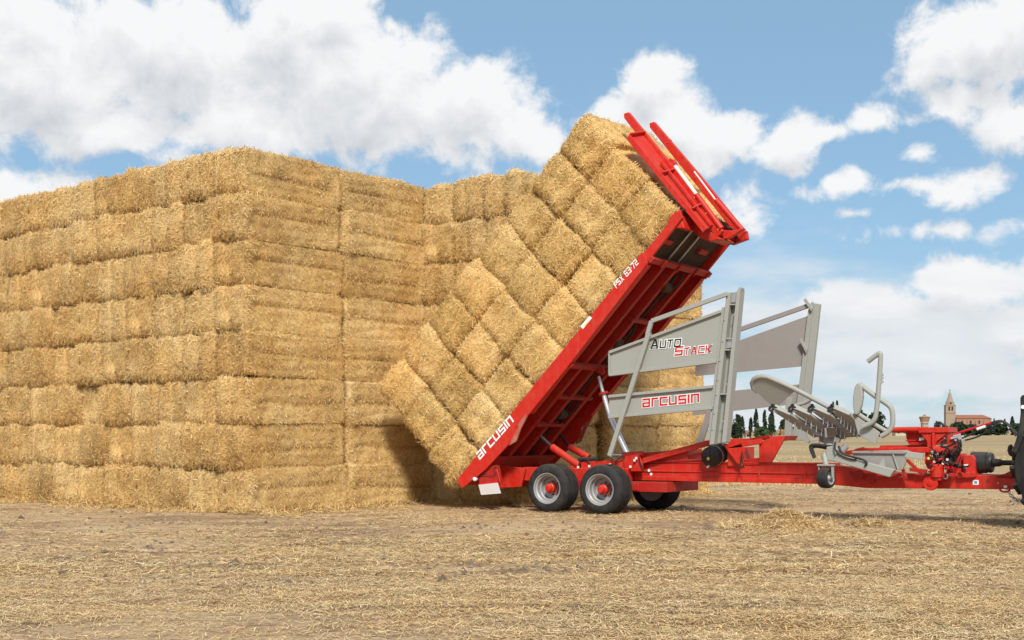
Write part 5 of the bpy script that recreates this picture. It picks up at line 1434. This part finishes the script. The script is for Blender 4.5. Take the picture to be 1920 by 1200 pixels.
def tree(x, Y, top, half, label, shape='broad', mat='leaf', seed=1, bottom=.06, n=900, cat='tree'):
    g = np.random.default_rng(seed)
    X = at(x, Y); z0 = gz(X, Y)
    h = 1.4 + (820 - top) * Y / 2400 - z0; w = half * Y / 2400
    t = empty('tree' if cat == 'tree' else 'bush', label, cat, (X, Y, z0), 0, 'trees beyond the field')
    # leaf clumps through the crown's volume
    k = 16 if shape == 'broad' else 12
    zc = g.uniform(bottom + .1, .92, k)
    if shape == 'poplar': prof = lambda z: np.clip(np.minimum((z + .04) / .22, (1.03 - z) / .62), 0, 1) ** .75
    elif shape == 'spruce': prof = lambda z: np.clip(1.05 - z, 0, 1)
    else: prof = lambda z: np.sqrt(np.clip(1 - ((z - .52) / .50) ** 2, 0, 1))
    an = g.uniform(0, 6.283, k); rr = g.uniform(.25, .75, k) * prof(zc) * w
    cc = np.stack([np.cos(an) * rr, np.sin(an) * rr, zc * h], 1)
    ci = g.integers(0, k, n)
    sig = w * (.30 if shape == 'broad' else .26)
    p = cc[ci] + g.normal(size=(n, 3)) * np.array([sig, sig, sig * (1.0 if shape == 'broad' else 2.4)])
    zz = np.clip(p[:, 2] / h, bottom, 1.0); lim = prof(zz) * w * g.uniform(.85, 1.12, n)
    rad = np.hypot(p[:, 0], p[:, 1]); s = np.minimum(1, lim / np.maximum(rad, 1e-3)); p[:, 0] *= s; p[:, 1] *= s
    p[:, 2] = zz * h
    size = g.uniform(.10, .2, n) * max(w, h * .18) * 1.25
    a1 = unit(g.normal(size=(n, 3))); a2 = unit(np.cross(a1, g.normal(size=(n, 3))))
    V = np.stack([p + a1 * size[:, None], p + a2 * size[:, None] * .6, p - a1 * size[:, None], p - a2 * size[:, None] * .6], 1).reshape(-1, 3)
    F = np.arange(n * 4).reshape(-1, 4)
    tone = np.clip(.45 + .25 * g.normal(size=n) + .25 * (ci % 3 - 1), 0, 1)
    me = mesh_from_np('crown', V, F, None, np.repeat(tone, 4), M[mat])
    c = bpy.data.objects.new('crown', me); COL.objects.link(c); c.parent = t
    m = MB(); m.tube([(0, 0, -.2), (w * .03, 0, h * .3), (0, w * .03, h * .75)], [max(.12, w * .09), w * .07, w * .02], 7)
    for j in range(4):
        q = cc[j]; m.tube([(0, 0, h * .25), tuple(q)], [w * .04, w * .012], 5)
    m.build('trunk', M['bark'], t)


tree(1367.5, 430, 790, 9, 'low round dark tree behind the post of the near grey wing', seed=11)
tree(1381, 425, 778, 12, 'tallest broad dark tree just right of the grey post', seed=12, n=1300)
tree(1392, 428, 781, 6, 'narrow dark tree joined to the right of the broad one', 'poplar', seed=13)
tree(1408, 430, 779, 4.5, 'shortest poplar of the group, leftmost beside a gap of sky', 'poplar', seed=14)
tree(1417.5, 432, 767, 6, 'tall poplar second from the left of the group', 'poplar', seed=15, n=1000)
tree(1434, 436, 766, 5.2, 'slim poplar standing alone between two gaps of sky', 'poplar', seed=16)
tree(1446.5, 432, 766, 7.5, 'poplar with a full lower crown under the table guide plate', 'poplar', seed=17, n=1000)
tree(1429, 405, 802, 15, 'rounded bright green bush in front of the poplars', 'broad', 'leaf_bush', seed=18, bottom=.0, n=1100, cat='bush')
tree(1474, 440, 786, 13, 'dark tree under the pickup table, right of the poplars', seed=19, n=1100)
tree(1500, 450, 790, 12, 'dark tree hidden behind the pickup table', seed=20)
tree(1562, 470, 754, 4.5, 'poplar tip showing above the table channels, left one', 'poplar', seed=21)
tree(1569, 474, 751, 4.5, 'poplar tip showing above the table channels, middle and tallest', 'poplar', seed=22)
tree(1583, 474, 762, 4.5, 'poplar tip showing above the table channels, right one', 'poplar', seed=23)
tree(1612, 460, 770, 16, 'dark tree behind the guard bow of the pickup table', seed=24)
tree(1645, 450, 774, 19, 'round dark tree framed by the bent guard tubes', seed=25, n=1300)
tree(1757, 470, 790, 7, 'small dark tree between the brick water tower and the church', seed=26)
tree(1771, 470, 798, 9, 'low dark tree at the foot of the church tower', seed=27)
tree(1797, 440, 794, 17, 'wide dark green tree in front of the church wall', seed=28, n=1500, bottom=0)
tree(1823, 442, 797, 16, 'dark tree in front of the church nave, second of the row', seed=29, n=1300, bottom=0)
tree(1848, 438, 798, 16, 'dark tree behind the oil lines of the trailer', seed=30, n=1200, bottom=0)
tree(1864, 450, 785, 5, 'thin conifer right of the end of the church nave', 'spruce', seed=31)
tree(1872, 440, 795, 12, 'broad dark tree between two conifers near the tractor', seed=32, n=1100, bottom=0)
tree(1884, 448, 786, 8, 'conifer just left of the tractor mudguard', 'spruce', seed=33)
tree(1898, 444, 782, 10, 'tall conifer partly hidden by the tractor mudguard', 'spruce', seed=34)
tree(1907, 440, 795, 11, 'dark tree hidden behind the tractor wheel', seed=35, n=1000, bottom=0)


def brick_mat():
    m = paint('weathered_brick', (.30, .17, .115), .9, .55, (.36, .25, .17), dscale=.6, bump=0)
    return m


M['brick'] = brick_mat()
M['stone'] = paint('tower_stone', (.33, .245, .18), .9, .5, (.26, .18, .14), dscale=.5, bump=0)
M['tile'] = paint('red_roof_tiles', (.29, .105, .065), .85, .4, (.30, .12, .07), dscale=.8, bump=0)
M['opening'] = paint('dark_opening', (.03, .026, .024), .9, 0, bump=0)
M['render'] = paint('pale_render', (.55, .47, .38), .9, .3, bump=0)


def church():
    Y = 700; k = Y / 2400
    X0 = at(1781, Y); z0 = gz(X0, Y) - 1
    T = empty('church', 'brick church with a tall bell tower and a red tiled nave', 'church', (X0, Y, 0), R(-8))
    Z = lambda y: 1.4 + (820 - y) * k
    m = MB(); m.box((-2.6, -2.6, z0), (2.6, 2.6, Z(760)))
    m.build('tower', M['stone'], T)
    m = MB(); m.box((-2.8, -2.8, Z(775)), (2.8, 2.8, Z(774))); m.box((-2.8, -2.8, Z(760.6)), (2.8, 2.8, Z(759.4))); m.build('cornice', M['stone'], T)
    oc = lambda r, z, n=8: [(r * math.cos(2 * math.pi * (i + .5) / n), r * math.sin(2 * math.pi * (i + .5) / n), z) for i in range(n)]
    m = MB(); n = 8
    rings = [oc(2.5, Z(759.4)), oc(2.2, Z(753)), oc(1.75, Z(752)), oc(1.0, Z(743)), oc(.8, Z(740)), oc(.75, Z(738)), oc(.1, Z(734))]
    v = [p for r_ in rings for p in r_]
    f = [(i * n + j, i * n + (j + 1) % n, (i + 1) * n + (j + 1) % n, (i + 1) * n + j) for i in range(len(rings) - 1) for j in range(n)]
    m.add(v, f + [tuple(range((len(rings) - 1) * n, len(rings) * n))]); m.build('spire', M['stone'], T)
    for x in (-1.25, .35):
        MB().box((x, -2.66, Z(770)), (x + .85, -2.55, Z(762.5))).build('bell_opening', M['opening'], T)
    MB().box((-.45, -2.66, Z(757)), (.45, -2.2, Z(754.5))).build('clock_window', M['opening'], T)
    m = MB(); m.box((-.08, -.08, Z(735)), (.08, .08, Z(730.5))); m.box((-.5, -.07, Z(732.6)), (.5, .07, Z(732.0))); m.build('cross', M['opening'], T)
    L0, L1 = 2.6, 20.8
    m = MB(); m.box((L0, -4.5, z0), (L1 - 1.5, 4.5, Z(785)))
    m.extrude([(L1 - 1.5, -4.5, z0), (L1 + .5, -2.5, z0), (L1 + .5, 2.5, z0), (L1 - 1.5, 4.5, z0)], (0, 0, Z(785) - z0)); m.build('nave_wall', M['brick'], T)
    m = MB(); e, t = Z(784.8), Z(778)
    v = [(L0, -4.9, e), (L1 - 1.3, -4.9, e), (L1 + .9, -2.5, e), (L1 + .9, 2.5, e), (L1 - 1.3, 4.9, e), (L0, 4.9, e), (L0, 0, t), (L1 - 3.5, 0, t)]
    m.add(v, [(0, 1, 7, 6), (1, 2, 7), (2, 3, 7), (3, 4, 7), (4, 5, 6, 7), (0, 6, 5)]); m.build('nave_roof', M['tile'], T)
    for x in (5.2, 9.6, 14):
        MB().box((x, -4.56, Z(795)), (x + .9, -4.45, Z(789))).build('window', M['opening'], T)
    for x in (4, 8.2, 12.4, 16.6):
        MB().box((x, -5.0, z0), (x + .7, -4.5, Z(788))).build('buttress', M['brick'], T)


church()


def water_tower():
    Y = 620; k = Y / 2400; X = at(1733.5, Y)
    Z = lambda y: 1.4 + (820 - y) * k
    T = empty('water_tower', 'round brick water tower with a flared top and pale round windows', 'water tower', (X, Y, 0))
    MB().lathe([(gz(X, Y) - 1, 1.75), (Z(792), 1.75)], (0, 0, 0), (0, 0, 1), 24).build('shaft', M['brick'], T)
    MB().lathe([(Z(791.2), 1.9), (Z(782.5), 2.55)], (0, 0, 0), (0, 0, 1), 24).build('tank', M['brick'], T)
    MB().lathe([(Z(782.5), 2.75), (Z(781.6), 2.7), (Z(779.6), .7), (Z(778.6), .7), (Z(777), .5)], (0, 0, 0), (0, 0, 1), 24).build('cap', M['brick'], T)
    MB().lathe([(Z(792.6), 1.95), (Z(791.2), 1.95)], (0, 0, 0), (0, 0, 1), 24).build('band', M['render'], T)
    for a in (-118, -90, -62):
        q = Vector((1.76 * math.cos(R(a)), 1.76 * math.sin(R(a)), Z(798.5)))
        w = MB().lathe([(0, .5), (.1, .5)], q, (math.cos(R(a)), math.sin(R(a)), 0), 14).build('window', M['render'], T)
        MB().lathe([(.1, .22), (.12, .22)], q, (math.cos(R(a)), math.sin(R(a)), 0), 12).build('pane', M['opening'], w)


water_tower()


def house(name, label, cat, x0, x1, eave, ridge, Y, wall, roof, win=2):
    k = Y / 2400; X = at((x0 + x1) / 2, Y); hw = (x1 - x0) / 2 * k; z0 = gz(X, Y) - .3
    Z = lambda y: 1.4 + (820 - y) * k
    T = empty(name, label, cat, (X, Y, 0))
    MB().box((-hw, -2.5, z0), (hw, 2.5, Z(eave))).build('wall', M[wall], T)
    if roof:
        m = MB(); e, t = Z(eave) + .02, Z(ridge); h = hw + .25
        m.add([(-h, -2.9, e), (h, -2.9, e), (h, 2.9, e), (-h, 2.9, e), (-h, 0, t), (h, 0, t)], [(0, 1, 5, 4), (2, 3, 4, 5), (1, 2, 5), (3, 0, 4), (3, 2, 1, 0)])
        m.build('roof', M[roof], T)
    for i in range(win):
        x = -hw + 2 * hw * (i + .5) / win
        MB().box((x - .35, -2.56, z0 + 1.2), (x + .35, -2.48, z0 + 2.2)).build('window', M['opening'], T)


house('house', 'small pink house with a red roof between the broad tree and the poplars', 'house', 1397, 1407, 813, 808, 480, 'render', 'tile', 2)
house('barn', 'long low barn with a red roof left of the brick water tower', 'barn', 1676, 1700, 811, 808, 560, 'render', 'tile', 2)
m = MB(); X_ = at(1386, 440); m.box((at(1356, 440), 440, gz(X_, 440) - .3), (at(1416, 440), 440.35, 1.4 + 1.4 * 440 / 2400 - .55)); m.box((at(1355, 440), 439.95, 1.4 + 1.4 * 440 / 2400 - .54), (at(1417, 440), 440.4, 1.4 + 1.6 * 440 / 2400 - .46))
tag(m.build('field_wall', M['render']), 'low pale wall along the field edge below the dark trees', 'wall')


def far_stack():
    Y = 300; k = Y / 2400
    for i, (x0, x1, y0, y1) in enumerate(((1464, 1476, 811, 827), (1464, 1476, 805, 811), (1476, 1484, 805, 826), (1453, 1457, 810, 827))):
        xa, xb = at(x0, Y), at(x1, Y); za, zb = 1.4 + (820 - y1) * k, 1.4 + (820 - y0) * k
        m = MB(); m.box((xa, Y, za), (xb - .04, Y + 1.6, zb - .03))
        lab = ('lower yellow block of straw stacked far off under the pickup table', 'upper yellow block of the far straw stack', 'right yellow block of the far straw stack by the grey foot arm', 'narrow yellow block left of the grey silo')[i]
        tag(m.build('straw_block', M['straw'], None, .05), lab, 'straw block', 'far straw blocks')
    x = at(1460.5, Y + 3); m = MB().lathe([(gz(x, 303), .48), (1.4 + 12 * k, .48), (1.4 + 15 * k, .3), (1.4 + 16.5 * k, .05)], (x, Y + 3, 0), (0, 0, 1), 16)
    tag(m.build('silo', M['stone']), 'small round grey silo beside the far straw blocks', 'silo')


far_stack()


def hills():
    xs = np.linspace(-2500, 3200, 90); rows = [(3600, 0.), (4000, .8), (4500, 1.), (5200, .5)]
    V = []; 
    for Y, s in rows:
        P = np.stack([xs * .0022, 0 * xs, 0 * xs + Y * .001], 1)
        h = (26 + 9 * vnoise(P * 2.2, 4)) * s
        V.append(np.stack([xs, 0 * xs + Y, h], 1))
    V = np.concatenate(V); n = len(xs)
    F = np.array([(r * n + i, r * n + i + 1, (r + 1) * n + i + 1, (r + 1) * n + i) for r in range(len(rows) - 1) for i in range(n - 1)])
    m, N, L, bs = new_mat('distant_hills'); bs.inputs['Base Color'].default_value = (.20, .20, .17, 1); bs.inputs['Roughness'].default_value = 1
    o = bpy.data.objects.new('hills', mesh_from_np('hills', V, F, np.ones(len(F), bool), None, m)); COL.objects.link(o)
    tag(o, 'low distant hills along the horizon', None, None, 'structure')


hills()
